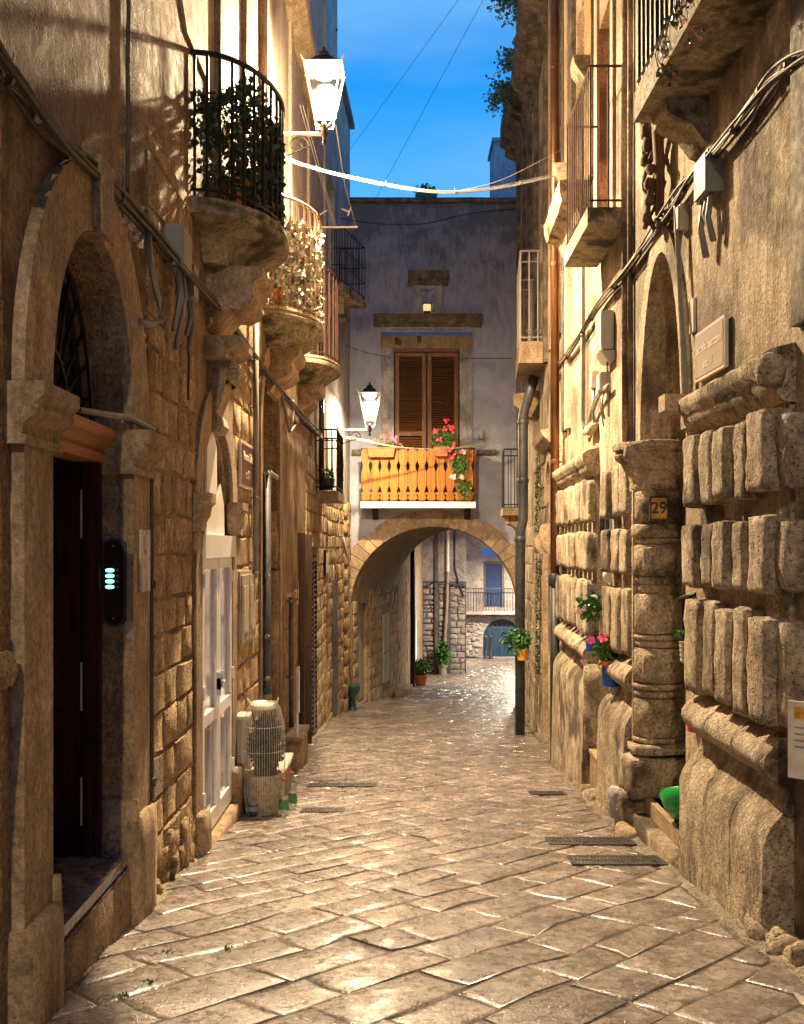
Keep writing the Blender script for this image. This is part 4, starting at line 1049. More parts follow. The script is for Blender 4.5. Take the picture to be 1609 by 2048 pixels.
# wooden balcony: slab, twelve scalloped planks, handrail
ys_ = .78
m = MB(); m.fbox(F, -1.0, 1.785, 2.46, 2.61, 0.0, ys_); bal = obj('balcony', m, M['white_paint'], HA); bal['label'] = 'honey coloured plank balcony on a white slab above the arch'
def plank(s0, s1, z0, z1):
    c = (s0 + s1) / 2; w = (s1 - s0) / 2 - .006; L_ = []; R_ = []
    for k in range(25):
        q_ = k / 24; z = z0 + (z1 - z0) * q_
        ww = w * (1 - .40 * max(0, math.sin(q_ * PI * 4 - .6)) ** 2 - (.35 if k in (0, 24) else 0))
        L_.append((c - ww, z)); R_.append((c + ww, z))
    return L_ + R_[::-1]
bw = 2.72 / 12
for k in range(12):
    s0 = -.99 + k * bw
    m = MB(); m.prism(F, plank(s0, s0 + bw, 2.64, 3.88), ys_ - .03, ys_); obj('plank', m, M['orange_wood'], bal)
frb = Fr((1.765, 25.0), (0, -1), (1, 0))
for k in range(3):
    m = MB(); m.prism(frb, plank(.05 + k * .235, .05 + k * .235 + .22, 2.64, 3.88), -.02, .01); obj('plank', m, M['orange_wood'], bal)
for (z, o0, o1) in ((2.78, ys_ - .07, ys_ - .035), (3.70, ys_ - .07, ys_ - .035)):
    m = MB(); m.fbox(F, -.99, 1.74, z, z + .06, o0, o1); obj('rail', m, M['orange_wood'], bal)
m = MB(); m.fbox(F, -1.0, 1.78, 3.88, 3.91, ys_ - .06, ys_ + .01); obj('handrail', m, M['rust_iron'], bal)
for k in range(13):
    m = MB(); m.tube([F.P(-.98 + k * bw, 2.6, ys_ - .045), F.P(-.98 + k * bw, 3.88, ys_ - .045)], .008, 4); obj('baluster', m, M['iron'], bal)
for s_ in (-.66, 1.62):
    m = MB(); m.prism(Fr((s_, 25), (0, -1), (1, 0)), [(-.02, 2.46), (.5, 2.46), (.5, 2.36), (.1, 2.2), (-.02, 2.2)], -.07, .07); obj('bracket', m, M['dark_shutter'], bal)

def flowerbox(s0, s1, z, o, label, n, fm, red):
    t_ = thing('window_box', label, 'flower box', F.P((s0 + s1) / 2, z, o), 'terracotta boxes on the plank balcony')
    m = MB(); fr = F; P = fr.P
    m.hexa([P(s0 + .03, z, o - .08), P(s1 - .03, z, o - .08), P(s1 - .03, z, o + .07), P(s0 + .03, z, o + .07), P(s0, z + .2, o - .11), P(s1, z + .2, o - .11), P(s1, z + .2, o + .1), P(s0, z + .2, o + .1)])
    m.fbox(fr, s0 - .015, s1 + .015, z + .2, z + .225, o - .12, o + .115); obj('box', m, M['terracotta'], t_)
    return t_
rgf = random.Random(9)
fb = flowerbox(-.83, -.18, 3.68, .84, 'long terracotta box of pink geraniums at the left end of the plank balcony', 60, 0, 1)
m = MB(); leaves(m, F.P(-.42, 4.0, .82), (.26, .08, .14), 420, .045, rgf); obj('foliage', m, M['green_leaf'], fb, recalc=False)
m = MB()
for k in range(26): flower(m, F.P(-.34 + rgf.gauss(0, .16), 4.12 + rgf.gauss(0, .10), .86), .035, rgf)
obj('blossom', m, M['flower_pink'], fb, recalc=False)
fb = flowerbox(.78, 1.12, 3.70, .84, 'short terracotta box with trailing red geraniums on the right of the plank balcony', 60, 0, 1)
m = MB(); leaves(m, F.P(1.0, 4.1, .82), (.33, .1, .32), 850, .045, rgf); leaves(m, F.P(1.38, 3.5, .86), (.22, .06, .40), 560, .045, rgf, .4); leaves(m, F.P(1.5, 2.95, .86), (.2, .05, .30), 160, .06, rgf, .4)
obj('foliage', m, M['green_leaf'], fb, recalc=False)
m = MB()
for (s_, z_) in ((.80, 4.28), (1.05, 4.55), (1.12, 4.42), (1.22, 4.33), (1.02, 4.34), (1.12, 3.83), (1.2, 3.68), (1.42, 3.8), (1.25, 3.95), (.9, 4.1)):
    for k in range(9): flower(m, F.P(s_ + rgf.gauss(0, .03), z_ + rgf.gauss(0, .03), .93), .034, rgf)
obj('red_blossom', m, M['flower_red'], fb, recalc=False)
m = MB()
for (s_, z_) in ((1.22, 3.2), (1.42, 3.18), (1.46, 3.8)):
    for k in range(7): flower(m, F.P(s_ + rgf.gauss(0, .03), z_ + rgf.gauss(0, .03), .93), .04, rgf)
obj('pink_blossom', m, M['flower_light'], fb, recalc=False)
# roof planter and rooftop block
rp_ = thing('roof_planter', 'planter of spiky plants on the parapet against the sky', 'planter', (.6, 25.2, 10.2))
m = MB(); m.box(.34, .88, 25.02, 25.3, 10.2, 10.38); obj('trough', m, M['dark_green'], rp_)
m = MB(); leaves(m, (.6, 25.16, 10.46), (.30, .1, .16), 260, .08, rgf); obj('foliage', m, M['sky_leaf'], rp_, recalc=False)
m = MB(); m.box(2.72, 3.7, 29.6, 31, 9.9, 13.5); m.box(2.66, 3.75, 29.5, 31.1, 13.5, 13.6); rb = obj('rooftop_room', m, M['blue_render'], HA)

# ================================================================== BEYOND THE ARCH
HB = thing('passage_house', 'pale house just beyond the arch with a narrow louvred shutter', 'house', (-.2, 38, ground(38)), 'houses beyond the arch')
LB = Fr((-.2 - 31.6 * .0799, 0), (.0799, 1), (1, -.0799))
wb = wall_sheet('wall', LB, rect(31.5, 46.0, -5, 9), [], .5, M['dressed'], HB)
stones(wb, LB, 31.6, 37.2, -3.7, .8, [], (.3, .4), (.5, .9), front=.02, back=-.02, seed=41)
m = MB(); m.tube([LB.P(38.2, -3.85, .08), LB.P(38.2, 3.0, .08)], .09, 8); tag(obj('downpipe', m, M['dark_wood'], None), 'thick near black downpipe beside the terracotta potted bush beyond the arch', 'drainpipe')
louvre_leaf(HB, LB, 40.2, 41.3, -3.9, -1.0, .0, .06, 'grey_metal', 30, .09, (), 'louvred_shutter')
m = MB(); m.prism(LB, [(40.2, -.9), (41.3, -.9)] + arch_pts(40.2, 41.3, -.1, .4, 10), -.01, .04); obj('arched_fanlight', m, M['facade'], HB)
HC = thing('corner_house', 'stone house end wall with dark joints facing down the alley beyond the arch', 'house', (1.9, 46.5, ground(46)), 'houses beyond the arch')
FC = FRONT(46.0)
wc = wall_sheet('wall', FC, rect(.9, 2.95, -4.8, 10), [], 2.5, M['far_joint'], HC)
stones(wc, FC, .93, 1.50, -4.4, -.1, [], (.15, .34), (.18, .55), front=.04, back=-.02, seed=51, gap=.075, mat='pale_far', jit=.02)
stones(wc, FC, 1.66, 2.10, -4.4, -.1, [], (.2, .34), (.18, .42), front=.03, back=-.02, seed=52, gap=.08, mat='pale_far', jit=.025)
stones(wc, FC, 2.2, 2.90, -4.4, -.3, [], (.2, .36), (.22, .5), front=.03, back=-.02, seed=53, gap=.035, mat='pale_far', jit=.02)
m = MB(); m.fbox(FC, .9, 2.95, -.05, 10, -.01, .05); obj('upper_render', m, M['pale_far'], HC)
m = MB(); m.fbox(FC, 1.50, 1.66, -4.5, 9, 0, .12); obj('wall_rib', m, M['far_joint'], HC)
for k in range(7):
    a = .25 + k * .12
    m = MB(); c_ = (3.3, -2.2); 
    p0 = (c_[0] - 1.5 * math.sin(a), c_[1] + 1.2 + 2.2 * math.cos(a) * .6 + k * .05)
    m.tube([FC.P(2.2 + k * .02, -1.2 + k * .33, .06), FC.P(2.9, -1.55 + k * .30 + .1, .06)], .012, 4); obj('joint', m, M['far_joint'], HC)
cp = thing('white_downpipe', 'pale pink downpipe slanting down the corner house beyond the arch', 'drainpipe', FC.P(2.15, -4.3, .1))
m = MB(); m.tube([FC.P(2.1, 9, .12), FC.P(2.1, 1.9, .12), FC.P(2.1, .4, .12)], .07, 8); obj('upper_length', m, M['white_paint'], cp)
m = MB(); m.tube([FC.P(2.1, .4, .12), FC.P(2.05, -1.5, .12), FC.P(1.85, -4.3, .14)], .065, 8); obj('lower_length', m, plain('pink_faded_pipe', (.32, .22, .19), .6), cp)
cb = thing('cable', 'black cable crossing and dropping along the corner house beyond the arch', 'cable', FC.P(2, .3, .1))
m = MB(); m.tube([FC.P(.9, -.25, .1), FC.P(1.2, -.28, .1), FC.P(1.5, -.05, .16), FC.P(2.1, -.15, .16), FC.P(2.95, -.3, .1)], .03, 5); obj('strand', m, M['ink'], cb)
m = MB(); m.tube([FC.P(2.42, 3, .1), FC.P(2.42, .6, .1), FC.P(2.6, -.1, .1), FC.P(2.85, -.75, .1)], .028, 5); obj('strand', m, M['ink'], cb)
# piazza house
HD = thing('piazza_house', 'rubble stone house across the small square with blue garage door and balcony', 'house', (5, 59, ground(58)), 'houses beyond the arch')
FD = FRONT(58.0)
gar = [(4.7, -4.85), (6.9, -4.85)] + arch_pts(4.7, 6.9, -3.75, 1.1, 16)
wd_ = wall_sheet('wall', FD, rect(-2, 12, -5.4, 9), [gar, rect(4.72, 5.92, -1.95, .72), rect(4.6, 6.0, .98, 1.5)], .4, M['pale_far'], HD)
for k in range(260):
    s_ = rnd.uniform(3.2, 7.0); z_ = rnd.uniform(-4.8, -2.4); w = rnd.uniform(.08, .2); h = rnd.uniform(.06, .13)
    if 4.5 < s_ < 7.1 and (z_ < -3.7 or ((s_ - 5.8) / 1.3) ** 2 + ((z_ + 3.75) / 1.3) ** 2 < 1): continue
    m = MB(); m.rock(FD, s_ - w, s_ + w, z_ - h, z_ + h, -.05, .05, r=.04, jit=.02, n=(2, 2, 1), seed=k); obj('rubble_stone', m, M['pale_far'], wd_, smooth=True)
gd = obj('garage_door', MB().fbox(FD, 4.7, 6.9, -4.85, -2.6, -.3, -.2), M['blue_door'], HD)
for k in range(9):
    a = PI * (k + .5) / 9
    m = MB(); m.prism(FD, [(5.8 + .55 * math.cos(a) - .04, -3.72 + .55 * math.sin(a)), (5.8 + .55 * math.cos(a) + .04, -3.72 + .55 * math.sin(a)), (5.8 + .9 * math.cos(a) + .07, -3.75 + .9 * math.sin(a)), (5.8 + .9 * math.cos(a) - .07, -3.75 + .9 * math.sin(a))], -.2, -.17); obj('fan_slot', m, M['ink'], gd)
m = MB(); m.fbox(FD, 5.77, 5.83, -4.85, -2.7, -.2, -.15); obj('meeting_strip', m, M['ink'], gd)
for a, b_ in ((4.72, 4.86), (5.78, 5.92)):
    m = MB(); m.fbox(FD, a, b_, -1.95, .72, -.2, .0); obj('door_post', m, M['ink'], HD)
m = MB(); m.fbox(FD, 4.86, 5.78, .56, .72, -.2, .0); obj('door_head', m, M['ink'], HD)
m = MB(); m.fbox(FD, 4.86, 5.78, -1.95, .56, -.2, -.12); obj('glazed_door', m, M['pane_blue'], HD)
m = MB(); m.fbox(FD, 4.6, 6.0, .98, 1.5, -.2, -.1); obj('blue_transom', m, plain('blue_glass', (.03, .2, .7), .3), HD)
bf = obj('balcony', MB().fbox(FD, 3.6, 8.0, -2.35, -2.15, 0, .6), M['pale_far'], HD)
first = None
for k in range(29):
    p = FD.P(3.65 + k * .15, -2.15, .56)
    if first is None: m = MB(); m.tube([p, p + Vector((0, 0, 1.3))], .016, 4); first = obj('baluster', m, M['grey_pipe'], bf); p0 = p
    else: inst(first, bf, p - p0)
m = MB(); m.tube([FD.P(3.6, -.85, .56), FD.P(8, -.85, .56)], .03, 5); obj('handrail', m, M['grey_pipe'], bf)
for i, (px, x_) in enumerate(((972, 4.78), (981, 5.06))):
    t_ = thing('bollard', ('dark bollard before the blue garage door, ' + ('left one of the pair' if i == 0 else 'right one of the pair')), 'bollard', (x_, 57, ground(57)), 'bollards in front of the garage')
    m = MB(); m.lathe((x_, 57, ground(57)), [(.14, 0), (.14, .06), (.08, .14), (.07, 1.2), (.09, 1.24), (.06, 1.3), (.02, 1.36)], 10); obj('post', m, M['rust_iron'] if i else M['dark_pipe'], t_, ang=40)
HE = thing('side_house', 'warm lit house wall on the right beyond the arch', 'house', (5, 36, ground(36)), 'houses beyond the arch')
RE = Fr((4.05 - 31.6 * .16, 0), (.16, 1), (-1, .16))
wall_sheet('wall', RE, rect(31.9, 56, -5.5, 9), [], .5, M['dressed'], HE)
# plants and stone by the passage
def bush(label, c, pot_r, pot_h, w, h, n, mat, potmat, ls=.09):
    t_ = thing('potted_bush', label, 'potted plant', c)
    m = MB(); m.lathe(c, [(pot_r * .72, 0), (pot_r * .95, pot_h * .8), (pot_r * 1.08, pot_h * .82), (pot_r * 1.08, pot_h), (pot_r * .9, pot_h), (pot_r * .85, pot_h * .9)], 16); obj('pot', m, M[potmat], t_, ang=40)
    m = MB(); leaves(m, (c[0], c[1], c[2] + pot_h + h * .5), (w, w, h * .6), n, ls, rgf); obj('foliage', m, M[mat], t_, recalc=False)
    m = MB(); m.tube([(c[0], c[1], c[2] + pot_h * .8), (c[0] + .02, c[1], c[2] + pot_h + h * .6)], .02, 5); obj('stem', m, M['vine'], t_)
    return t_
bush('round green bush in a terracotta pot at the foot of the wall beyond the arch', (.73, 39, ground(39)), .27, .45, .36, .52, 900, 'green_leaf', 'terracotta', .10)
bush('upright spiky plant in a grey pot against the corner house beyond the arch', (1.85, 45.4, ground(45.4)), .2, .45, .22, .9, 340, 'green_leaf', 'pot_grey', .2)
m = MB(); m.rock(TL, 30.8, 32.2, -3.3, -2.85, -.1, .38, r=.08, jit=.03, n=(5, 4, 4)); tag(obj('stone_block', m, M['trim'], None, smooth=True), 'low worn stone block at the end of the passage wall under the arch', 'stone block')
gp = thing('green_standpipe', 'dark green funnel shaped standpipe at the left foot of the arch', 'standpipe', L3.P(24.0, ground(24), .2))
c_ = L3.P(23.9, ground(23.9), .16); m = MB(); m.lathe(c_, [(.12, 0), (.09, .1), (.08, .3), (.16, .42), (.2, .5), (.2, .6), (.17, .62)], 12); obj('funnel', m, M['dark_green'], gp, ang=40)
m = MB(); m.tube([c_ + Vector((-.02, 0, .5)), c_ + Vector((-.06, 0, 1.0)), c_ + Vector((-.1, 0, 1.5))], .018, 5); obj('rod', m, M['vine'], gp)

# ================================================================== RIGHT: NEAR PALACE
P1 = thing('rusticated_palace', 'near palace on the right with rows of eroded rusticated blocks and a columned portal', 'house', (2.4, 7, ground(7)), 'houses lining the alley')
portal = arch_hole(7.05, 8.25, -.5, 2.33, 1.42)
wr = wall_sheet('wall', R, rect(-5, 9.4, -2.2, 15), [portal, rect(5.5, 6.5, 4.63, 7.0), rect(3.0, 4.6, -.4, 2.9)], .6, M['plaster_r'], P1)
wrc = wall_sheet('wall', RC, rect(9.4, 13.4, -2.4, 15), [[(9.45, -.6), (10.3, -.6), (10.3, 2.25), (9.45, 2.25)], rect(9.5, 10.3, 4.53, 6.83), rect(11.0, 12.0, 5.5, 7.8)], .6, M['plaster_r'], P1)
m = MB(); m.fbox(R, 3.0, 4.6, -.5, 2.9, -.5, -.4); obj('door', m, M['dark_wood'], P1)
rows = [(1.78, 2.21), (1.26, 1.66), (.58, 1.15)]
def rustic(fr, s0, s1, spans, o1, sid):
    m = MB(); m.fbox(fr, s0, s1, -.2, 2.3, -.02, .022); obj('pier', m, M['rustic'], P1)
    for ri, (z0, z1) in enumerate(rows):
        for (a, b_) in spans:
            a += rnd.uniform(-.015, .015); b_ += rnd.uniform(-.015, .015)
            m = MB(); m.rock(fr, a, b_, z0 + rnd.uniform(-.02, .02), z1 + rnd.uniform(-.02, .02), -.01, o1 + rnd.uniform(-.02, .015), r=.022, jit=.012, n=(6, 9, 5), seed=int(a * 31 + z0 * 17), freq=9)
            obj('rusticated_block', m, M['rustic'], P1, smooth=True)
    pl_ = lambda g0: [(-.02, g0), (.19, g0)] + [(.165 + .02 * (-.30 - z_) , z_) for z_ in [g0 + (-.30 - g0) * q_ / 5 for q_ in range(1, 5)]] + [(.165, -.30), (.163, -.17), (.16, -.04), (.145, .02), (.12, .07), (.06, .14), (.03, .19), (.02, .24), (-.02, .25)]
    L_ = s1 - s0; k = max(2, int(L_ / .5))
    for i in range(k):
        a = s0 + L_ * i / k; b_ = s0 + L_ * (i + 1) / k - (.006 if i < k - 1 else 0)
        m = MB(); m.profile(fr, a, b_, pl_(ground((a + b_) / 2) - .12), 6, .007, sid + i); obj('plinth_block', m, M['rustic'], P1, ang=60)
    for i in range(k):
        a = s0 + L_ * i / k; b_ = s0 + L_ * (i + 1) / k
        pr = [(.03 + .13 * math.sin(PI * q_ / 8), .26 + .28 * q_ / 8) for q_ in range(9)] + [(-.02, .54), (-.02, .26)]
        m = MB(); m.profile(fr, a, b_ - .004, pr, 5, .012, sid + i); obj('torus_moulding', m, M['rustic'], P1, ang=60)
    if sid == 5: return
    pr = [(-.02, 2.24), (.06, 2.25), (.10, 2.29), (.13, 2.33), (.135, 2.37), (.17, 2.40), (.175, 2.47), (.12, 2.51), (-.02, 2.54)]
    m = MB(); m.profile(fr, s0 - .02, s1 + .02, pr, int(L_ * 10), .015, sid); obj('ledge', m, M['ledge'], P1, ang=60)
rustic(R, 5.1, 6.62, [(6.32, 6.60), (6.02, 6.24), (5.71, 5.93), (5.44, 5.62), (5.10, 5.35)], .155, 3)
rustic(R, 8.30, 9.40, [(8.33, 8.60), (8.70, 8.98), (9.08, 9.38)], .14, 5)
rustic(RC, 10.32, 13.32, [(10.35 + k * .33, 10.35 + k * .33 + .265) for k in range(9)], .13, 7)
# near end of the pier: blocks that turn the corner
for (z0, z1) in rows:
    m = MB(); m.rock(R, 4.93, 5.12, z0 + .02, z1 - .02, -.3, .10, r=.04, jit=.02, n=(3, 6, 4), seed=int(z0 * 10)); obj('rusticated_block', m, M['rustic'], P1, smooth=True)
m = MB(); m.lathe(R.P(5.08, 2.40, .13), [(.02, -.09), (.06, -.07), (.08, 0), (.06, .07), (.02, .09)], 12); obj('ledge_knob', m, M['rustic'], P1, smooth=True)
m = MB(); m.rock(R, 4.2, 5.04, 2.6, 12, -.05, .05, r=.02, jit=.01, n=(2, 30, 2)); obj('dark_quoin', m, M['black_stone'], P1, smooth=True)
m = MB(); m.fbox(R, 6.70, 6.86, 2.42, 2.53, .0, .24); obj('ledge_end', m, M['trim'], P1)
# portal: column, capital, reveals
m = MB(); m.fbox(R, 6.9, 8.4, -.5, 4.0, -.6, -.5); pdoor = obj('door', m, M['dark_wood'], P1)
frj2 = Fr((2.0, 8.25), (1, 0), (0, -1))
m = MB(); m.fbox(frj2, -.10, .55, -.5, 2.33, -.02, .02); obj('reveal', m, M['rustic'], P1)
cc = (2.11, 8.27, 0)
def drum(z0, z1, r, b_=.012):
    return [(r - b_, z0), (r, z0 + b_), (r, z1 - b_), (r - b_, z1)]
def halfcol(prof, sx=1, sy=1, seed=0, jit=.004, c=cc):
    m = MB(); m.lathe(c, prof, 22, sx, sy, PI, 2 * PI)
    m.v = [tuple(Vector(v) + noise.noise_vector(Vector(v) * 9 + Vector((seed, 0, 0))) * jit) for v in m.v]; return m
for (z0, z1, r) in ((1.70, 1.96, .205), (1.58, 1.69, .215), (1.53, 1.575, .20), (1.27, 1.52, .212), (1.20, 1.265, .20), (1.13, 1.195, .19), (.80, 1.12, .208), (.745, .79, .212), (.69, .74, .206), (.40, .68, .21), (.34, .39, .215), (.28, .33, .208), (-.04, .27, .21), (-.09, -.045, .215)):
    obj('column_drum', halfcol(drum(z0, z1, r), seed=z0, jit=.006), M['rustic'], P1, ang=50)
m = halfcol([(.18, -.12), (.18, 1.98)], jit=0); obj('column_core', m, M['mortar'], P1)
for z in (1.285, .42):
    m = MB(); m.rock(frj2, -.06, .22, z, z + .22, .16, .205, r=.02, jit=.004, n=(5, 4, 2)); obj('column_panel', m, M['rustic'], P1, smooth=True)
cap = [(.205, 1.96), (.215, 2.0), (.21, 2.04), (.24, 2.10), (.29, 2.18), (.33, 2.22), (.34, 2.26), (.32, 2.28), (.35, 2.30), (.355, 2.34), (.34, 2.36)]
obj('capital', halfcol(cap, 1, 1, 3, .012, (2.10, 8.30, 0)), M['rustic'], P1, ang=50)
m = MB(); m.rock(frj2, -.20, .30, 2.22, 2.345, -.1, .22, r=.03, jit=.02, n=(7, 3, 4), seed=6); obj('abacus', m, M['rustic'], P1, smooth=True)
base_ = [(.27, -.5), (.27, -.30), (.245, -.28), (.25, -.24), (.27, -.20), (.24, -.17), (.24, -.13), (.22, -.10)]
m = MB(); m.rock(frj2, -.14, .36, -.18, -.10, -.1, .25, r=.03, jit=.025, n=(8, 3, 5), seed=8); obj('column_base', m, M['rustic'], P1, smooth=True)
m = MB(); m.rock(frj2, -.18, .40, -.52, -.19, -.2, .30, r=.05, jit=.03, n=(8, 5, 6), seed=9); obj('pedestal', m, M['rustic'], P1, smooth=True)
# intrados of the portal arch (smooth plastered reveal)
m = MB(); band(m, R, arch_pts(7.05, 8.25, 2.33, 1.42, 22), arch_pts(6.9, 8.42, 2.33, 1.62, 22), .001, .035); obj('arch_moulding', m, M['plaster_r'], P1)
m = MB(); m.fbox(R, 8.25, 8.42, 2.33, 2.35, -.5, .03); obj('impost', m, M['rustic'], P1)
# steps and broken stones
m = MB(); m.fbox(R, 6.66, 8.22, -.9, -.5, -.5, .05); obj('portal_step', m, M['dressed'], P1)
m = MB(); m.rock(R, 6.75, 8.0, -.95, -.62, .0, .16, r=.02, jit=.012, n=(6, 3, 3)); obj('portal_step', m, M['rustic'], P1, smooth=True)
for i, (a, b_, z0, z1, o0, o1, mt) in enumerate(((8.05, 8.35, -.78, -.48, 0, .22, 'rustic'), (8.28, 8.52, -.78, -.5, .02, .25, 'facade'), (7.86, 8.2, -.90, -.72, .0, .26, 'trim'), (8.3, 8.6, -.95, -.74, .05, .2, 'rustic'))):
    m = MB(); m.rock(R, a, b_, z0, z1, o0, o1, r=.06, jit=.04, n=(5, 5, 5), seed=i + 20); obj('broken_stone', m, M[mt], P1, smooth=True)
m = MB()
for k in range(60):
    s_ = rnd.uniform(4.6, 13.2); fr_ = R if s_ < 9.4 else RC; w = rnd.uniform(.05, .12); zg = ground(s_)
    if 6.7 < s_ < 8.2: continue
    m.rock(fr_, s_, s_ + w * 1.8, zg - .05, zg + rnd.uniform(.02, .10), .05, .15 + rnd.uniform(0, .05), r=.04, jit=.03, n=(3, 3, 3), seed=k)
tag(obj('rubble_foot', m, M['rustic'], P1, smooth=True), kind='stuff')
m = MB(); m.fbox(RC, 9.46, 10.30, -1.15, -.60, -.2, .10); m.fbox(RC, 9.44, 10.31, -.60, -.565, -.2, .115); obj('threshold_block', m, M['dressed'], P1)
frk = Fr((2.03, 10.31), (1, 0), (0, -1))
m = MB(); m.rock(frk, -.16, .3, -.6, .30, -.02, .03, r=.02, jit=.012, n=(3, 5, 2)); obj('reveal_stone', m, M['rustic'], P1, smooth=True)
# grey metal grille door
gdr = obj('grille_door', MB().fbox(RC, 9.46, 9.54, -.56, 2.24, -.16, -.09), M['grey_metal'], P1)
m = MB(); m.fbox(RC, 10.20, 10.30, -.56, 2.24, -.16, -.09); obj('door_post', m, M['grey_metal'], gdr)
m = MB(); m.fbox(RC, 9.54, 10.20, 2.12, 2.24, -.16, -.09); m.fbox(RC, 9.54, 10.20, -.56, -.4, -.16, -.09); obj('door_rail', m, M['grey_metal'], gdr)
m = MB(); m.fbox(RC, 9.54, 10.2, -.4, 2.12, -.17, -.15); obj('door_panel', m, M['grey_plastic'], gdr)
first = None
for k in range(11):
    p = RC.P(9.58 + k * .058, -.4, -.13)
    if first is None: m = MB(); m.tube([p, p + Vector((0, 0, 2.52))], .010, 5); first = obj('grille_bar', m, M['grey_metal'], gdr); p0 = p
    else: inst(first, gdr, p - p0)
m = MB(); m.fbox(RC, 10.22, 10.29, 1.55, 1.95, -.09, -.05); obj('hinge_plate', m, M['dark_pipe'], gdr)
# balconies of the palace
box_balcony(P1, R, 8.9, 10.25, .35, .34, 4.53, .16, 1.27, 'rust_iron', 'moss', 'narrow balcony with close rusty bars and a mossy slab', 2, 12, (), .013, .008)
m = MB(); m.fbox(RC, 9.5, 10.3, 4.53, 6.83, -.25, -.18); obj('balcony_door', m, M['brown_door'], P1)
for (a, b_, o_) in ((9.36, 9.5, .03), (10.3, 10.48, .03)):
    m = MB(); m.fbox(RC, a, b_, 4.53, 8, .001, o_); obj('door_strip', m, M['upper_l'], P1)
bR = box_balcony(P1, R, 5.2, 6.9, .40, .40, 4.63, .20, 1.2, 'iron', 'moss', 'near balcony overhead with thick mossy slab and black bars', 3, 14, (), .025, .012)
m = MB(); m.profile(R, 6.5, 6.8, [(-.02, 4.43), (.3, 4.43), (.28, 4.33), (.12, 4.26), (.04, 4.15), (-.02, 4.12)], 3, .02); obj('corbel', m, M['moss'], P1)
m = MB(); m.fbox(R, 5.5, 6.5, 4.63, 7.0, -.3, -.2); obj('balcony_door', m, M['dark_wood'], P1)
m = MB(); m.profile(RC, 10.75, 12.3, [(-.02, 5.0), (.12, 5.05), (.20, 5.2), (.33, 5.24), (.36, 5.34), (.36, 5.46), (-.02, 5.46)], 10, .012); bb = obj('balcony', m, M['moss'], P1); bb['label'] = 'moulded balcony slab with underside lit amber'
m = MB(); m.fbox(RC, 11.0, 12.0, 5.5, 7.8, -.3, -.2); obj('balcony_door', m, M['brown_door'], P1)
for (a, b_, mt) in ((10.5, 10.95, 'ochre'), (12.05, 12.4, 'black_stone'), (12.5, 12.75, 'upper_l'), (12.85, 13.05, 'black_stone')):
    m = MB(); m.fbox(RC, a, b_, 5.46 if a < 12.1 else 3.0, 15, -.02, .06); obj('pilaster', m, M[mt], P1)
for s_, z_ in ((10.55, 6.4), (12.2, 5.9), (10.6, 8.0)):
    m = MB(); m.profile(RC, s_, s_ + .3, [(-.02, z_), (.10, z_ + .05), (.22, z_ + .2), (.24, z_ + .3), (-.02, z_ + .3)], 3, .015); obj('bracket', m, M['moss'], P1)
m = MB(); m.profile(R, 7.3, 8.4, [(-.02, 6.2), (.10, 6.2), (.30, 6.45), (.36, 6.6), (.36, 6.7), (-.02, 6.75)], 6, .03); obj('carved_bracket', m, M['moss'], P1, ang=50)
for s_ in (8.62, 8.84):
    m = MB(); m.tube([R.P(s_, 2.4, .03), R.P(s_ + .01, 4.3, .035), R.P(s_, 9.0, .03)], .026, 7); obj('plastered_pipe', m, M['plaster_r'], P1, smooth=True)

# ================================================================== RIGHT HOUSES 2 and 3
Q2 = thing('eaved_house', 'second house on the right with a cream railed balcony and carved eaves', 'house', (2.6, 16, ground(16)), 'houses lining the alley')
w2 = wall_sheet('wall', R2, rect(13.4, 18.6, -3, 10.0), [rect(14.4, 15.6, -1.6, 1.5), rect(16.3, 17.3, 4.78, 7.1)], .5, M['plaster_r'], Q2)
stones(w2, R2, 13.45, 18.5, ground(16) - .4, 3.2, [(14.2, 15.8, -2, 3.0)], (.3, .42), (.45, .8), front=.02, back=-.02, seed=61, mat='rustic')
m = MB(); m.profile(R2, 13.4, 18.62, [(-.05, 9.6), (.08, 9.6), (.10, 9.75), (.20, 9.85), (.22, 9.95), (.34, 10.0), (.42, 10.1), (.44, 10.2), (-.05, 10.25)], 30, .02); obj('eaves_cornice', m, M['black_stone'], Q2, ang=50)
for k in range(15):
    m = MB(); s_ = 13.6 + k * .34; m.profile(R2, s_, s_ + .15, [(-.02, 9.72), (.18, 9.74), (.30, 9.80), (.30, 9.88), (-.02, 9.88)], 1, .012); obj('eaves_bracket', m, M['black_stone'], Q2)
for (a, b_, mt) in ((13.5, 13.8, 'black_stone'), (14.6, 14.85, 'trim'), (15.6, 15.8, 'black_stone'), (17.6, 17.9, 'black_stone')):
    m = MB(); m.fbox(R2, a, b_, 4.4, 9.6, .001, .07); obj('pilaster', m, M[mt], Q2)
m = MB(); m.fbox(R2, 14.4, 15.6, -1.6, 1.5, -.3, -.2); obj('door', m, M['dark_wood'], Q2)
m = MB(); band(m, R2, arch_pts(14.5, 15.5, 2.2, .6, 14), arch_pts(14.38, 15.62, 2.2, .74, 14), -.02, .06); obj('relief_arch', m, M['dressed'], Q2)
for a in (14.2, 15.62):
    m = MB(); m.profile(R2, a, a + .18, [(-.02, 1.4), (.12, 1.4), (.2, 1.5), (.22, 1.62), (.14, 1.7), (.10, 1.85), (-.02, 1.9)], 2, .01); obj('scroll_console', m, M['trim'], Q2)
    m = MB(); m.fbox(R2, a, a + .18, -1.7, 1.4, -.02, .08); obj('jamb', m, M['dressed'], Q2)
m = MB(); m.profile(R2, 14.1, 15.9, [(-.02, 2.95), (.10, 2.98), (.2, 3.08), (.24, 3.16), (-.02, 3.2)], 6, .008); obj('door_cornice', m, M['trim'], Q2)
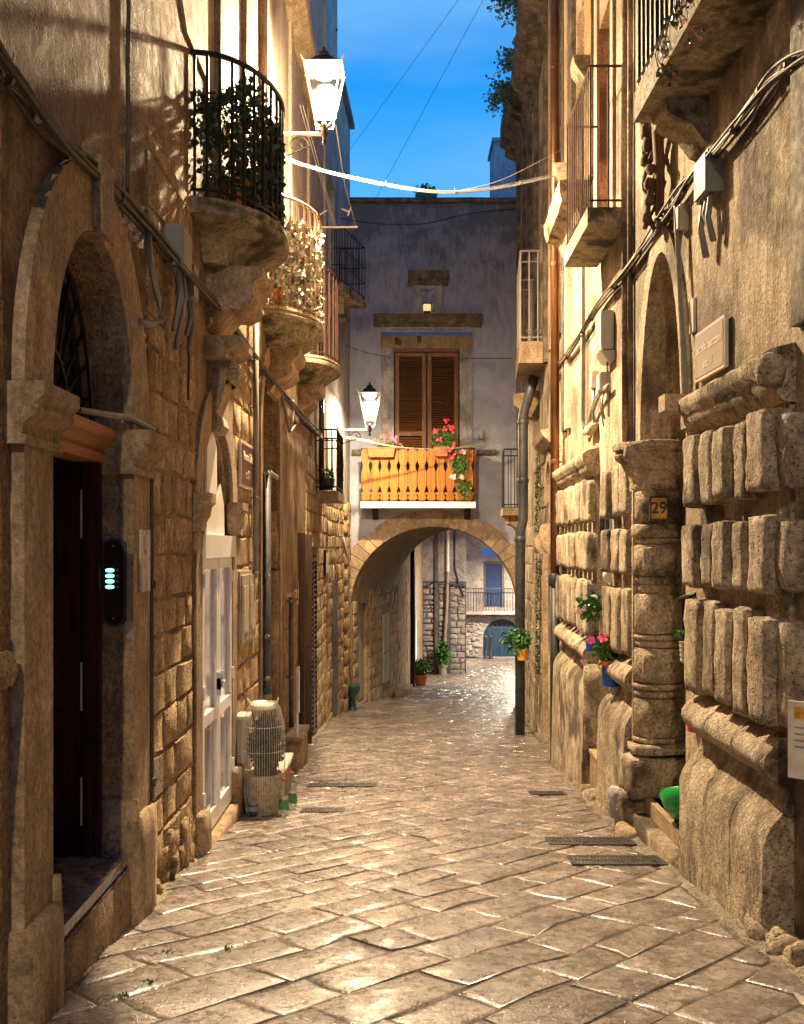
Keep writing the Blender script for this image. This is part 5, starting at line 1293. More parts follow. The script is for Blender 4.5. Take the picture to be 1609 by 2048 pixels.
b6 = box_balcony(Q2, R2, 15.9, 17.7, .44, .40, 4.78, .34, 1.45, 'white_iron', 'dressed', 'balcony with cream railings and a scrolled bottom panel', 3, 10, (.88,), .016, .012)
for k in (0, 1):
    m = MB(); c0 = R2.P(15.9, 4.93, .13 + k * .15); m.tube([c0 + Vector((-.05 * math.cos(q_ * .5) * (1 - q_ / 18), -.01, .05 * math.sin(q_ * .5) * (1 - q_ / 18))) for q_ in range(16)], .007, 5); obj('scroll', m, M['white_iron'], b6)
m = MB(); m.fbox(R2, 16.3, 17.3, 4.78, 7.1, -.3, -.2); obj('balcony_door', m, M['pane_blue'], Q2)
m = MB(); m.profile(R2, 17.5, 17.9, [(-.02, 3.75), (.2, 3.8), (.42, 4.0), (.44, 4.2), (-.02, 4.25)], 3, .015); obj('bracket', m, M['ochre'], Q2)

Q3 = thing('end_house', 'last house on the right with stepped eaves meeting the archway building', 'house', (2.9, 22, ground(22)), 'houses lining the alley')
w3 = wall_sheet('wall', R2, rect(18.6, 25.4, -3.4, 10.6), [rect(21.6, 22.6, 2.3, 4.5)], .5, M['plaster_r'], Q3)
stones(w3, R2, 18.7, 24.9, ground(22) - .4, 1.9, [], (.3, .42), (.45, .8), front=.02, back=-.02, seed=62, mat='rustic')
m = MB(); m.profile(R2, 20.1, 23.0, [(-.05, 10.1), (.10, 10.15), (.14, 10.4), (.30, 10.5), (.36, 10.66), (.46, 10.7), (.48, 10.85), (-.05, 10.9)], 16, .02); obj('eaves_cornice', m, M['black_stone'], Q3, ang=50)
for k in range(8):
    m = MB(); s_ = 20.3 + k * .34; m.profile(R2, s_, s_ + .15, [(-.02, 10.3), (.2, 10.33), (.36, 10.42), (.36, 10.52), (-.02, 10.52)], 1, .012); obj('eaves_bracket', m, M['black_stone'], Q3)
for (a, b_) in ((19.2, 19.5), (20.8, 21.1), (22.9, 23.2)):
    m = MB(); m.fbox(R2, a, b_, 4.0, 10.1, -.02, .09); obj('pilaster', m, M['black_stone'], Q3)
m = MB(); m.fbox(R2, 21.6, 22.6, 2.3, 4.5, -.3, -.2); obj('balcony_door', m, M['dark_wood'], Q3)
box_balcony(Q3, R2, 21.3, 22.9, .48, .46, 2.35, .16, 1.25, 'iron', 'trim', 'small dark railed balcony low on the last right house', 3, 7, (), .014, .011)
m = MB(); m.profile(R2, 21.6, 22.6, [(-.02, 1.8), (.12, 1.82), (.2, 1.95), (.34, 2.02), (.38, 2.19), (-.02, 2.19)], 4, .01); obj('corbel', m, M['trim'], Q3)
# ================================================================== LANTERNS
def lantern(label, c, base_z, wall, k=1.0, glow='lamp_glow', power=LAMP_POWER, side=0, col=LAMP_COL):
    """c = lantern axis (x, y); hangs above its arm; wall = (frame, s)"""
    x, y = c; z = base_z
    t_ = thing('wall_lantern', label, 'street lamp', (wall[0].P(wall[1], z, 0)), 'street lanterns on brackets')
    wp = wall[0].P(wall[1], z, 0)
    arm = MB(); arm.tube([wp, (x, y, z)], .022 * k, 8); obj('arm', arm, M['lamp_body'], t_)
    m = MB(); m.lathe((wp.x, wp.y, z), [(.01, -.09), (.05, -.08), (.05, .08), (.01, .09)], 10); obj('wall_plate', m, M['iron'], t_)
    d = (Vector((x, y, z)) - wp); pts = []
    for q_ in range(26):
        a = q_ * .30; r_ = .13 * (1 - q_ / 34)
        pts.append(wp + d * .55 + d.normalized() * (r_ * math.cos(a)) + Vector((0, 0, -.13 * k + r_ * math.sin(a))))
    m = MB(); m.tube([wp + Vector((0, 0, -.34))] + pts, .010, 5); obj('scroll', m, M['iron'], t_)
    m = MB(); m.lathe((x, y, z), [(.008, -.13), (.02, -.12), (.028, -.09), (.015, -.05), (.035, -.02), (.05, .0), (.03, .03), (.03, .06), (.07, .08)], 12); obj('finial_drop', m, M['iron'], t_, smooth=True)
    b0, b1, z0, z1 = .105 * k, .20 * k, z + .20 * k, z + .70 * k
    m = MB()                                                          # open basket under the glass
    for sx in (-1, 1):
        for sy in (-1, 1):
            m.tube([(x + sx * .03, y + sy * .03, z + .07), (x + sx * .085 * k, y + sy * .085 * k, z + .09), (x + sx * b0, y + sy * b0, z0)], .010, 5)
    obj('basket', m, M['lamp_body'], t_)
    m = MB(); m.lathe((x, y, z + .07), [(.01, 0), (.03, .03), (.025, .06), (.008, .08)], 8); obj('tap', m, M['iron'], t_, smooth=True)
    m = MB()
    for (bb, zz_) in ((b0, z0), (b1, z1), (b0 + .018, z0 + .10 * k)):
        cs = [(x - bb, y - bb, zz_), (x + bb, y - bb, zz_), (x + bb, y + bb, zz_), (x - bb, y + bb, zz_)]
        for i in range(4): m.tube([cs[i], cs[(i + 1) % 4]], .010, 4)
    for sx in (-1, 1):
        for sy in (-1, 1): m.tube([(x + sx * b0, y + sy * b0, z0), (x + sx * b1, y + sy * b1, z1)], .012, 4)
    obj('frame', m, M['lamp_body'], t_)
    for i, (ax, ay) in enumerate(((0, -1), (1, 0), (0, 1), (-1, 0))):
        px_, py_ = -ay, ax; e_ = .96
        q0 = [(x + ax * b0 * e_ + px_ * b0 * e_, y + ay * b0 * e_ + py_ * b0 * e_, z0 + .01), (x + ax * b0 * e_ - px_ * b0 * e_, y + ay * b0 * e_ - py_ * b0 * e_, z0 + .01), (x + ax * b1 * e_ - px_ * b1 * e_, y + ay * b1 * e_ - py_ * b1 * e_, z1), (x + ax * b1 * e_ + px_ * b1 * e_, y + ay * b1 * e_ + py_ * b1 * e_, z1)]
        m = MB(); m.add(q0, [(0, 1, 2, 3)]); obj('glass_pane', m, M['glass'], t_, recalc=False)
    m = MB(); m.lathe((x, y, z1), [(.28 * k, -.01), (.29 * k, .012), (.20 * k, .03), (.17 * k, .06), (.13 * k, .10), (.07 * k, .14), (.08 * k, .155), (.055 * k, .18), (.02 * k, .20), (.028 * k, .22), (.008, .25)], 4, a0=PI / 4, a1=PI / 4 + 2 * PI); obj('roof', m, M['iron'], t_, ang=30)
    for sx in (-1, 1):
        for sy in (-1, 1):
            m = MB(); m.tube([(x + sx * b1, y + sy * b1, z1), (x + sx * (b1 + .03), y + sy * (b1 + .03), z1 + .05)], .016, 5, .006); obj('corner_crest', m, M['lamp_body'], t_)
    m = MB(); m.lathe((x, y, z1 - .04), [(.005, -.06 * k), (.09 * k, -.05 * k), (.13 * k, -.01), (.13 * k, .02)], 16); obj('bulb', m, M[glow], t_, smooth=True)
    ld = bpy.data.lights.new('lantern_light', 'AREA'); ld.shape = 'DISK'; ld.size = .16; ld.energy = power; ld.color = col
    if side:
        lp = bpy.data.lights.new('lantern_bulb_light', 'POINT'); lp.energy = side; lp.color = LAMP_COL; lp.shadow_soft_size = .12
        lq = bpy.data.objects.new('lantern_bulb_light', lp); C.objects.link(lq); put(lq, t_, (x, y, z1 - .26))
    lo = bpy.data.objects.new('lantern_light', ld); C.objects.link(lo); put(lo, t_, (x, y, z1 - .125))
    return t_
lantern('nearest lantern blazing white over the alley above the faded red balcony', (-.872, 11.2), 6.13, (L, 11.2), 1.04, side=1100)
lantern('farther lantern glowing before the grey archway house, left of its plank balcony', (-.71, 22.0), 4.08, (L3, 22.0), 1.15, 'lamp_glow2', LAMP_POWER * .30, 60)
lantern('lantern on the side house wall in the passage beyond the arch, out of direct view', (5.55, 42.0), 1.4, (RE, 42.0), 1.1, 'lamp_glow2', LAMP_POWER * .65, col=(1.0, .84, .66))
lantern('lantern on the side house wall at the far square, out of direct view', (6.9, 54.0), .2, (RE, 54.0), 1.1, 'lamp_glow2', LAMP_POWER * 1.0, col=(1.0, .80, .58))
lantern('lantern on the left wall behind the viewpoint, out of direct view', (-.98, -6.0), 7.2, (L, -6.0), 1.1, 'lamp_glow2', LAMP_POWER * .45)

# ================================================================== PIPES
def hang(pts, sag, n=16):
    out_ = []
    for i in range(len(pts) - 1):
        a, b_ = Vector(pts[i]), Vector(pts[i + 1])
        for k in range(n):
            q_ = k / n; out_.append(a.lerp(b_, q_) - Vector((0, 0, sag * 4 * q_ * (1 - q_))))
    out_.append(Vector(pts[-1])); return out_
dp = thing('copper_downpipe', 'tall copper downpipe with a black iron foot on the right wall', 'drainpipe', RC.P(13.2, ground(13.2), .1))
zj = 1.5 - 62 * 13.2 / 2000
m = MB(); m.tube([RC.P(13.15, zj, .13), RC.P(13.15, 12.5, .13)], .060, 12); obj('copper_length', m, M['copper'], dp, smooth=True)
m = MB(); m.tube([RC.P(13.15, ground(13.15), .13), RC.P(13.15, zj + .02, .13)], .062, 12); obj('iron_length', m, M['dark_pipe'], dp, smooth=True)
m = MB(); m.lathe(RC.P(13.15, zj - .1, .13), [(.07, 0), (.085, .02), (.085, .14), (.07, .17)], 12); obj('socket', m, M['dark_pipe'], dp, ang=40)
for z in (2.6, 5.2, 7.8, .0, -1.0):
    m = MB(); m.lathe(RC.P(13.15, z, .13), [(.06, 0), (.062, .004), (.062, .05), (.06, .054)], 12); m.tube([RC.P(13.15, z + .025, .13), RC.P(13.15, z + .025, 0)], .01, 5); obj('clamp', m, M['copper'] if z > 1 else M['dark_pipe'], dp)
gp2 = thing('grey_downpipe', 'grey zinc downpipe with an elbow, reaching the paving on the right', 'drainpipe', R2.P(17.2, ground(17.2), .2))
pth = [R2.P(16.9, 4.40, .12), R2.P(17.0, 4.05, .22), R2.P(17.08, 3.85, .28), R2.P(17.1, 3.7, .30), R2.P(17.1, 1.98, .30), R2.P(17.12, 1.88, .32), R2.P(17.15, 1.78, .345), R2.P(17.15, ground(17.15), .35)]
m = MB(); m.tube(pth, .085, 12); obj('pipe', m, M['grey_pipe'], gp2, smooth=True)
for z in (3.6, 2.6, 1.6, -.2):
    m = MB(); m.lathe(R2.P(17.1 if z > 1.8 else 17.15, z, .30 if z > 1.8 else .35), [(.09, 0), (.1, .02), (.1, .07), (.09, .09)], 12); obj('collar', m, M['grey_pipe'], gp2, ang=40)
def vpipe(name, label, fr, s, z0, z1, o, r, mat, clamps=(), extra=None, cat='pipe'):
    t_ = thing(name, label, cat, fr.P(s, z0, o))
    m = MB(); m.tube([fr.P(s, z0, o), fr.P(s, z1, o)], r, 9); obj('pipe', m, M[mat], t_, smooth=True)
    for z in clamps:
        m = MB(); m.tube([fr.P(s - r * 2.4, z, o + .01), fr.P(s + r * 2.4, z, o + .01)], r * .55, 6); m.tube([fr.P(s, z, 0), fr.P(s, z, o)], r * .4, 5); obj('clamp', m, M['grey_plastic'], t_)
    return t_
s_, z_ = L.hit(512, 1100, .06)
vp = vpipe('wall_pipe', 'long grey conduit rising past the brown street sign on the left wall', L, s_, 1.2, 4.05, .06, .030, 'conduit', (1.25, 2.0, 2.9))
t_ = vpipe('wall_pipe', 'grey drain with green tape bands ending behind the netted plant', L, 10.75, ground(10.7), 2.3, .07, .042, 'grey_pipe', (2.3, 1.2, .55, .1))
m = MB(); m.tube([L.P(10.75, 2.3, .07), L.P(10.9, 2.32, .07), L.P(11.2, 2.28, .12)], .03, 7); obj('elbow', m, M['conduit'], t_, smooth=True)
for z, mt in ((-.05, 'dark_green'), (-.12, 'conduit'), (-.18, 'dark_green')):
    m = MB(); m.tube([L.P(10.75, z, .07), L.P(10.75, z + .045, .07)], .052, 9); obj('tape_band', m, M[mt], t_)
vpipe('wall_pipe', 'short grey pipe with a bent top left of the dark open shutters', L, 13.1, ground(13.1) + .2, .85, .07, .036, 'grey_pipe', (.8, -.2))
t_ = vpipe('reflective_pipe', 'shiny black paired conduits beside the low black balcony', L, 18.0, 2.5, 5.2, .07, .05, 'pane_dark', (2.9, 4.4))

# ================================================================== CABLES
def bundle(name, label, pts, n, r, mat, spread=.02, clips=None, seed=1, group=None, cmat='cable_pale'):
    rg_ = random.Random(seed); pts = [Vector(p) for p in pts]
    t_ = thing(name, label, 'cable', pts[0], group)
    # smooth resample
    fine = []
    for i in range(len(pts) - 1):
        p0 = pts[max(0, i - 1)]; p1 = pts[i]; p2 = pts[i + 1]; p3 = pts[min(len(pts) - 1, i + 2)]
        for k in range(9):
            q_ = k / 9
            fine.append(.5 * ((2 * p1) + (p2 - p0) * q_ + (2 * p0 - 5 * p1 + 4 * p2 - p3) * q_ ** 2 + (3 * p1 - p0 - 3 * p2 + p3) * q_ ** 3))
    fine.append(pts[-1])
    for j in range(n):
        ph = rg_.uniform(0, 6); off = Vector((rg_.uniform(-1, 1), rg_.uniform(-.3, .3), rg_.uniform(-1, 1))) * spread
        q2 = [p + off + Vector((math.sin(i * .13 + ph), 0, math.cos(i * .16 + ph))) * spread * .55 for i, p in enumerate(fine)]
        m = MB(); m.tube(q2, r * rg_.uniform(.7, 1.3), 5); obj('strand', m, M[mat if j % 5 else cmat] if cmat else M[mat], t_, smooth=True)
    if clips:
        for i in range(3, len(fine) - 2, clips):
            p = fine[i]; m = MB(); d = (fine[i + 1] - fine[i]).normalized()
            m.tube([p - d * .012, p + d * .012], spread * .95 + r * .5, 7); m.tube([p, p + Vector((rg_.uniform(-.3, .3), 0, 1)).normalized() * (spread * 2 + .022)], .003, 4); obj('cable_tie', m, M[mat], t_)
    return t_
def onL(px, py, o=.06): s, z = L.hit(px, py, o); return L.P(s, z, o)
def onR(px, py, o=.06, fr=None):
    s, z = R.hit(px, py, o)
    if fr is None and s > 9.4: s, z = RC.hit(px, py, o); return RC.P(s, z, o)
    return R.P(s, z, o)
bundle('cable_bundle', 'thick dusty bundle of cables sloping down the whole left wall past the arched door', [onL(-60, 50), onL(0, 130), onL(60, 205), onL(130, 285), onL(210, 365), onL(290, 450), onL(345, 515), onL(400, 578), onL(455, 640), onL(508, 712), onL(560, 780), onL(600, 828), onL(640, 872)], 8, .010, 'cable', .036, 9, 2, None, 'cable')
bundle('cable_bundle', 'bundle of pale and grey cables sagging down the right wall above the portal', [onR(1660, 90), onR(1600, 115), onR(1540, 160), onR(1490, 230), onR(1430, 310), onR(1380, 362), onR(1350, 405), onR(1300, 475), onR(1245, 555), onR(1200, 610), onR(1150, 690), onR(1110, 745)], 8, .010, 'cable', .028, 9, 3, None, 'conduit')
bundle('cable', 'black cable dropping beside the portal arch from the sagging bundle', [onR(1352, 400), onR(1356, 470), onR(1362, 600), onR(1368, 690), onR(1370, 800)], 3, .014, 'grey_plastic', .012, 6, 4)
# across the street
bundle('overhead_cable', 'bright bundle of cables strung across the alley under the nearest lantern', [L.P(11.6, 6.12, .05), (-1.2, 11.8, 6.02), (-.5, 12.2, 5.98), (.4, 12.5, 5.95), (1.2, 12.8, 6.1), RC.P(12.9, 6.32, .05)], 5, .0055, 'grey_plastic', .015, 9, 5, 'cables strung across the alley')
bundle('overhead_cable', 'single thin cable rising to the right house beside the bright bundle', [(.75, 12.6, 6.0), (1.3, 12.75, 6.2), RC.P(12.9, 6.65, .05)], 1, .005, 'cable_pale', .004, None, 6, 'cables strung across the alley')
bundle('overhead_cable', 'cable bundle strung in front of the plank balcony at railing height', [L3.P(22.6, 4.0, .05), (-.9, 23.0, 3.98), (-.1, 23.4, 3.86), (.9, 23.8, 3.84), (1.9, 24.2, 3.98), R2.P(24.2, 4.12, .05)], 4, .008, 'cable_pale', .018, 8, 7, 'cables strung across the alley', 'cable_pale')
bundle('overhead_cable', 'dark sagging cable below the parapet of the grey archway house', [(-1.4, 22.5, 8.9), (-.6, 23.3, 9.05), (.5, 23.8, 9.2), (1.6, 24.3, 9.6), (2.8, 24.8, 9.9)], 2, .014, 'ink', .01, None, 8, 'cables strung across the alley', 'ink')
bundle('overhead_cable', 'thin dark cable with knots crossing the brown shutters', [(-1.45, 24.0, 6.4), (-.8, 24.2, 6.2), (.4, 24.3, 6.02), (1.6, 24.4, 6.1), (2.7, 24.6, 6.15)], 1, .012, 'ink', .006, 5, 9, 'cables strung across the alley', 'ink')
for i, (a, b_) in enumerate((((650, 370), (960, -60)), ((740, 420), (1010, -80)))):
    y0, y1 = 21.0, 14.0
    p0 = Vector(((a[0] - 804.5) / 2000 * y0, y0, 1.5 + (1095 - a[1]) / 2000 * y0)); p1 = Vector(((b_[0] - 804.5) / 2000 * y1, y1, 1.5 + (1095 - b_[1]) / 2000 * y1))
    m = MB(); m.tube([p0, p1], .004, 4); tag(obj('sky_wire', m, M['ink'], None), ('thin wire crossing the sky, ' + ('left of the two' if i == 0 else 'right of the two')), 'wire', 'thin wires against the sky')
# drying line with rods by the lantern
cl = thing('clothes_line', 'pulley clothes line with two cords and a pale rod left of the plank balcony view', 'clothes line', L.P(15.5, 5.9, .2))
def pt3(px, py, y): return Vector(((px - 804.5) / 2000 * y, y, 1.5 + (1095 - py) / 2000 * y))
m = MB(); m.tube([pt3(600, 210, 13.2), pt3(625, 300, 14), pt3(668, 450, 15.6)], .006, 4); obj('cord', m, M['cable_pale'], cl)
m = MB(); m.tube([pt3(606, 210, 13.2), pt3(630, 300, 14), pt3(672, 452, 15.6)], .006, 4); obj('cord', m, M['cable_pale'], cl)
m = MB(); m.tube([pt3(672, 250, 13.2), pt3(690, 370, 14.4), pt3(712, 452, 15.6)], .007, 4); obj('cord', m, M['cable_pale'], cl)
m = MB(); m.tube([L.P(15.6, pt3(640, 455, 15.6).z, 0), pt3(716, 454, 15.6)], .016, 6); obj('rod', m, M['cable_pale'], cl)
for (a, b_) in (((640, 430), (655, 420)), ((684, 418), (700, 424)), ((696, 432), (702, 416))):
    m = MB(); m.tube([pt3(*a, 15.5), pt3(*b_, 15.5)], .014, 5); obj('peg', m, M['cable_pale'], cl)
# drooping wires by junction boxes, left
def jbox(name, label, fr, s0, s1, z0, z1, o, mat, legs, cat='junction box'):
    t_ = thing(name, label, cat, fr.P((s0 + s1) / 2, z0, o / 2))
    m = MB(); m.fbox(fr, s0, s1, z0, z1, .0, o); b_ = obj('box', m, M[mat], t_)
    m = MB(); m.fbox(fr, s0 + .012, s1 - .012, z0 + .012, z1 - .012, o, o + .012); obj('lid', m, M[mat], t_)
    for (s_, dz, r_) in legs:
        m = MB(); m.tube([fr.P(s_, z0 + .01, o * .6), fr.P(s_ + .01, z0 - dz * .5, o * .8), fr.P(s_ - .01, z0 - dz, o * .5)], r_, 6); obj('cable_tail', m, M['grey_plastic'], t_, smooth=True)
    return t_
jbox('junction_box', 'grey junction box with thick black tails under the left cable bundle', L, 6.36, 6.62, 3.30, 3.56, .12, 'grey_plastic', ((6.40, .42, .018), (6.47, .52, .02), (6.56, .30, .02)))
jbox('junction_box', 'second smaller box hanging right of the larger one on the left cable bundle', L, 6.80, 6.98, 3.20, 3.44, .09, 'grey_plastic', ((6.84, .25, .016), (6.92, .34, .016)))
m = MB(); m.tube([onL(296, 440, .05), onL(300, 520, .07), onL(318, 600, .09), onL(322, 640, .07), onL(300, 650, .06), onL(276, 642, .05)], .020, 7); tag(obj('cable_loop', m, M['grey_plastic'], None, smooth=True), 'thick black cable looping down to a socket right of the arched door', 'cable')
m = MB(); m.tube([onL(560, 770, .05), onL(573, 830, .08), onL(580, 862, .07), onL(590, 850, .06), onL(586, 800, .05)], .022, 7); tag(obj('cable_loop', m, M['grey_plastic'], None, smooth=True), 'dark cable coil hanging above the niche door on the left wall', 'cable')
for i, (px, y0, y1) in enumerate(((257, -40, 390), (378, 600, 800), (440, 550, 620))):
    s_, z0 = L.hit(px, y1, .02); z1 = L.hit(px, y0, .02)[1]
    m = MB(); m.tube([L.P(s_ + .01 * math.sin(k), z1 + (z0 - z1) * k / 12, .02) for k in range(13)], .012 if i == 0 else .008, 5)
    tag(obj('wall_cable', m, M['cable'], None, smooth=True), ('dark old cable running straight down the plaster above the arched door', 'thin wire running down left of the scroll console', 'thin wire below the nearest bow balcony')[i], 'cable')

# ================================================================== RIGHT WALL FITTINGS
jbox('junction_box', 'grey junction box with black tails below the sagging cables on the right wall', R, 6.22, 6.48, 3.72, 3.98, .10, 'grey_plastic', ((6.27, .30, .02), (6.34, .20, .018), (6.42, .36, .022)))
jbox('junction_box', 'small white box at the fork of cables above the portal arch', R, 6.98, 7.10, 3.72, 3.90, .06, 'beige_plastic', ((7.02, .3, .008),))
mb_ = thing('meter_box', 'large beige rounded cable cabinet on the bright right wall', 'meter box', RC.P(9.55, 3.26, .1))
m = MB(); m.rock(RC, 9.38, 9.72, 3.36, 3.74, .0, .14, r=.03, jit=0, n=(6, 6, 5)); obj('cover', m, M['beige_plastic'], mb_, ang=50)
m = MB(); m.profile(RC, 9.40, 9.70, [(0, 3.26), (.07, 3.26), (.13, 3.35), (0, 3.36)]); obj('lower_spout', m, M['beige_plastic'], mb_)
m = MB(); m.fbox(RC, 9.545, 9.552, 3.37, 3.73, .14, .144); obj('seam', m, M['grey_plastic'], mb_)
m = MB(); m.tube([RC.P(9.52, 3.27, .05), RC.P(9.53, 2.9, .04), RC.P(9.55, 2.75, .03)], .010, 5); obj('lead', m, M['grey_plastic'], mb_)
jbox('meter_box', 'small grey box with trailing wires under the beige cabinet', RC, 9.66, 9.86, 3.02, 3.20, .09, 'beige_plastic', ((9.70, .28, .010), (9.76, .34, .008), (9.82, .25, .008)), 'meter box')
jbox('meter_box', 'narrow white box left of the beige cabinet with a dark lead', RC, 10.30, 10.46, 3.15, 3.32, .07, 'tile_white', ((10.38, .42, .016),), 'meter box')
bundle('wall_conduit', 'bundle of grey conduits turning a corner under the meter boxes', [RC.P(11.1, 5.0, .05), RC.P(11.1, 3.4, .05), RC.P(11.08, 2.78, .05), RC.P(10.6, 2.86, .05), RC.P(10.0, 3.0, .06), RC.P(9.4, 3.02, .05)], 3, .016, 'conduit', .014, 6, 11)
m = MB(); m.rock(RC, 10.3, 10.75, 2.70, 2.80, 0, .10, r=.03, jit=.03, n=(6, 3, 3)); tag(obj('plaster_ridge', m, M['plaster_r'], P1, smooth=True))
st = thing('street_sign', 'taupe street name plate with pale lettering on the right wall above the ledge', 'street sign', R.P(6.38, 2.6, .02), 'street name plates')
m = MB(); m.fbox(R, 6.08, 6.69, 2.60, 2.92, .015, .040); obj('rim', m, M['sign_rim'], st)
m = MB(); m.fbox(R, 6.10, 6.67, 2.62, 2.90, .040, .044); obj('plate', m, M['sign_grey'], st)
text('Strada Sacconi', R, 6.385, 2.80, .045, .088, M['letter'], st, flip=True)
text('sez. II', R, 6.40, 2.69, .045, .085, M['letter'], st, flip=True)
st = thing('street_sign', 'dark brown street name plate with cream lettering on the left wall', 'street sign', L.P(9.5, 2.2, .02), 'street name plates')
m = MB(); m.fbox(L, 9.20, 9.98, 2.06, 2.50, .015, .040); obj('rim', m, M['sign_rim'], st)
m = MB(); m.fbox(L, 9.23, 9.95, 2.09, 2.47, .040, .044); obj('plate', m, M['sign_brown'], st)
text('Nonna Sale', L, 9.59, 2.36, .045, .12, M['letter'], st)
text('c. 17', L, 9.59, 2.19, .045, .12, M['letter'], st)
m = MB(); m.fbox(R, 6.80, 6.90, 2.97, 3.20, .0, .02); tag(obj('small_plate', m, M['tile_white'], None), 'narrow white plate left of the taupe street sign', 'plate')
np2 = thing('house_number_plate', 'ochre tile with black frame and number 29 set in the portal column', 'number plate', (2.07, 8.05, 1.72))
FP = FRONT(8.05)
m = MB(); m.fbox(FP, 1.995, 2.14, 1.72, 1.912, -.03, .004); obj('frame', m, M['ink'], np2)
m = MB(); m.fbox(FP, 2.006, 2.129, 1.733, 1.90, .004, .008); obj('tile', m, M['tile_ochre'], np2)
text('29', FP, 2.0675, 1.815, .009, .13, M['ink'], np2, 'number', bold=.003)
# twisted vine trunk under the overhead balcony
vn = thing('twisted_vine', 'gnarled twisted dry vine with a looped end hanging above the portal arch', 'vine', R.P(8.0, 3.9, .1))
for j in range(3):
    ph = j * 2.1
    pts = [R.P(7.55 + .13 * math.sin(k * (.45 + .13 * j) + ph) * (1 - k / 26) + rnd.uniform(-.03, .03), 4.75 - k * .052, .10 + .06 * math.cos(k * .5 + ph)) for k in range(17)]
    m = MB(); m.tube(pts, .040 - j * .010, 7, .016); m.v = [tuple(Vector(v) + noise.noise_vector(Vector(v) * 14) * .018) for v in m.v]; obj('trunk', m, M['vine'], vn, smooth=True)
m = MB(); m.tube([R.P(7.45, 4.7, .1), R.P(7.42, 4.3, .09), R.P(7.46, 3.98, .08)], .042, 8, .03); m.v = [tuple(Vector(v) + noise.noise_vector(Vector(v) * 11) * .02) for v in m.v]; obj('trunk', m, M['vine'], vn, smooth=True)
m = MB(); m.tube([R.P(7.50 + .05 * math.cos(q_ * .42), 3.90 + .055 * math.sin(q_ * .42), .09) for q_ in range(16)], .022, 7); obj('loop', m, M['vine'], vn, smooth=True)
for k in range(7):
    p = R.P(7.55 + rnd.uniform(-.12, .12), 4.65 - k * .11, .13); m = MB(); m.rock(Fr((p.x, p.y), (0, 1), (-1, 0)), -.05, .05, p.z - .05, p.z + .05, -.03, .05, r=.04, jit=.03, n=(3, 3, 3), seed=k); obj('knot', m, M['vine'], vn, smooth=True)

# ================================================================== PLANTS ON THE RIGHT
rgq = random.Random(33)
FQ = FRONT(9.3)
cr_ = thing('slatted_crate', 'small grey slatted crate hung by the grille door above the flowers', 'crate', (1.93, 9.55, .98))
for z in (.98, 1.04, 1.10):
    m = MB(); m.box(1.76, 2.02, 9.50, 9.515, z, z + .045); obj('slat', m, M['grey_wood'], cr_)
    m = MB(); m.box(1.76, 1.775, 9.515, 9.75, z, z + .045); obj('slat', m, M['grey_wood'], cr_)
m = MB(); m.box(1.76, 1.79, 9.515, 9.53, .96, 1.16); m.box(1.99, 2.02, 9.515, 9.53, .96, 1.16); obj('corner_post', m, M['grey_wood'], cr_)
def hibiscus(label, c, r, h, potmat, rim, fol, nfl, cat='potted plant'):
    t_ = thing('potted_hibiscus', label, cat, c)
    m = MB(); m.lathe(c, [(r * .85, 0), (r * .95, h * .8)], 18); obj('pot', m, M[potmat], t_, ang=40)
    if rim:
        m = MB(); m.lathe((c[0], c[1], c[2] + h * .8), [(r, 0), (r * 1.06, .01), (r * 1.06, h * .2), (r * .9, h * .2), (r * .85, h * .1)], 18); obj('rim', m, M[rim], t_, ang=40)
    m = MB(); leaves(m, (c[0] + fol[0], c[1], c[2] + h + fol[1]), (fol[2], fol[2] * .8, fol[3]), int(fol[4]), .075, rgq, .1); obj('foliage', m, M['green_leaf'], t_, recalc=False)
    return t_
hb = hibiscus('bright blue pot with orange rim holding pink hibiscus by the grille door', (1.90, 9.1, .24), .088, .235, 'blue_pot', 'orange_pot', (-.01, .10, .13, .11, 190), 5)
m = MB()
for (px, py, s_) in ((1182, 1280, .045), (1206, 1276, .05), (1225, 1288, .034)):
    for k in range(2): flower(m, pt3(px, py, 8.95), s_, rgq)
obj('blossom', m, M['flower_pink'], hb, recalc=False)
hb2 = hibiscus('second blue pot half hidden behind the orange rimmed pot', (1.80, 9.5, .52), .06, .14, 'blue_pot', None, (0, .28, .12, .14, 110), 3)
m = MB()
for (px, py, s_) in ((1158, 1222, .036), (1168, 1218, .03), (1170, 1325, .036), (1165, 1323, .03), (1162, 1265, .028)): flower(m, pt3(px, py, 9.3), s_, rgq)
obj('blossom', m, M['flower_light'], hb2, recalc=False)
m = MB(); m.lathe(pt3(1216, 1150, 9.5) + Vector((0, 0, -.08)), [(.005, 0), (.04, .03), (.05, .08), (.04, .13), (.005, .16)], 12); tag(obj('white_shell', m, M['white_paint'], None, smooth=True), 'white oval ornament fixed beside the grille door', 'ornament')
pk = thing('pink_pot', 'pink ribbed pot hanging at the edge of the near rusticated pier', 'pot', pt3(1388, 1462, 6.75))
m = MB(); c_ = pt3(1390, 1463, 6.78); m.lathe(c_, [(.045, 0)] + [(.048 + .006 * (k % 2) + k * .0012, .012 * k) for k in range(1, 10)] + [(.062, .115)], 14); obj('pot', m, M['pink_pot'], pk)
m = MB(); leaves(m, c_ + Vector((0, 0, .16)), (.06, .05, .06), 30, .035, rgq); obj('foliage', m, M['green_leaf'], pk, recalc=False)
wp_ = thing('white_hanging_pot', 'white ribbed hanging pot with a green leaf at the edge of the near pier', 'pot', pt3(1372, 1330, 6.8))
m = MB(); c_ = pt3(1369, 1325, 6.9); m.lathe(c_, [(.022, 0)] + [(.024 + .005 * (k % 2) + k * .001, .016 * k) for k in range(1, 10)], 12); obj('pot', m, M['tile_white'], wp_)
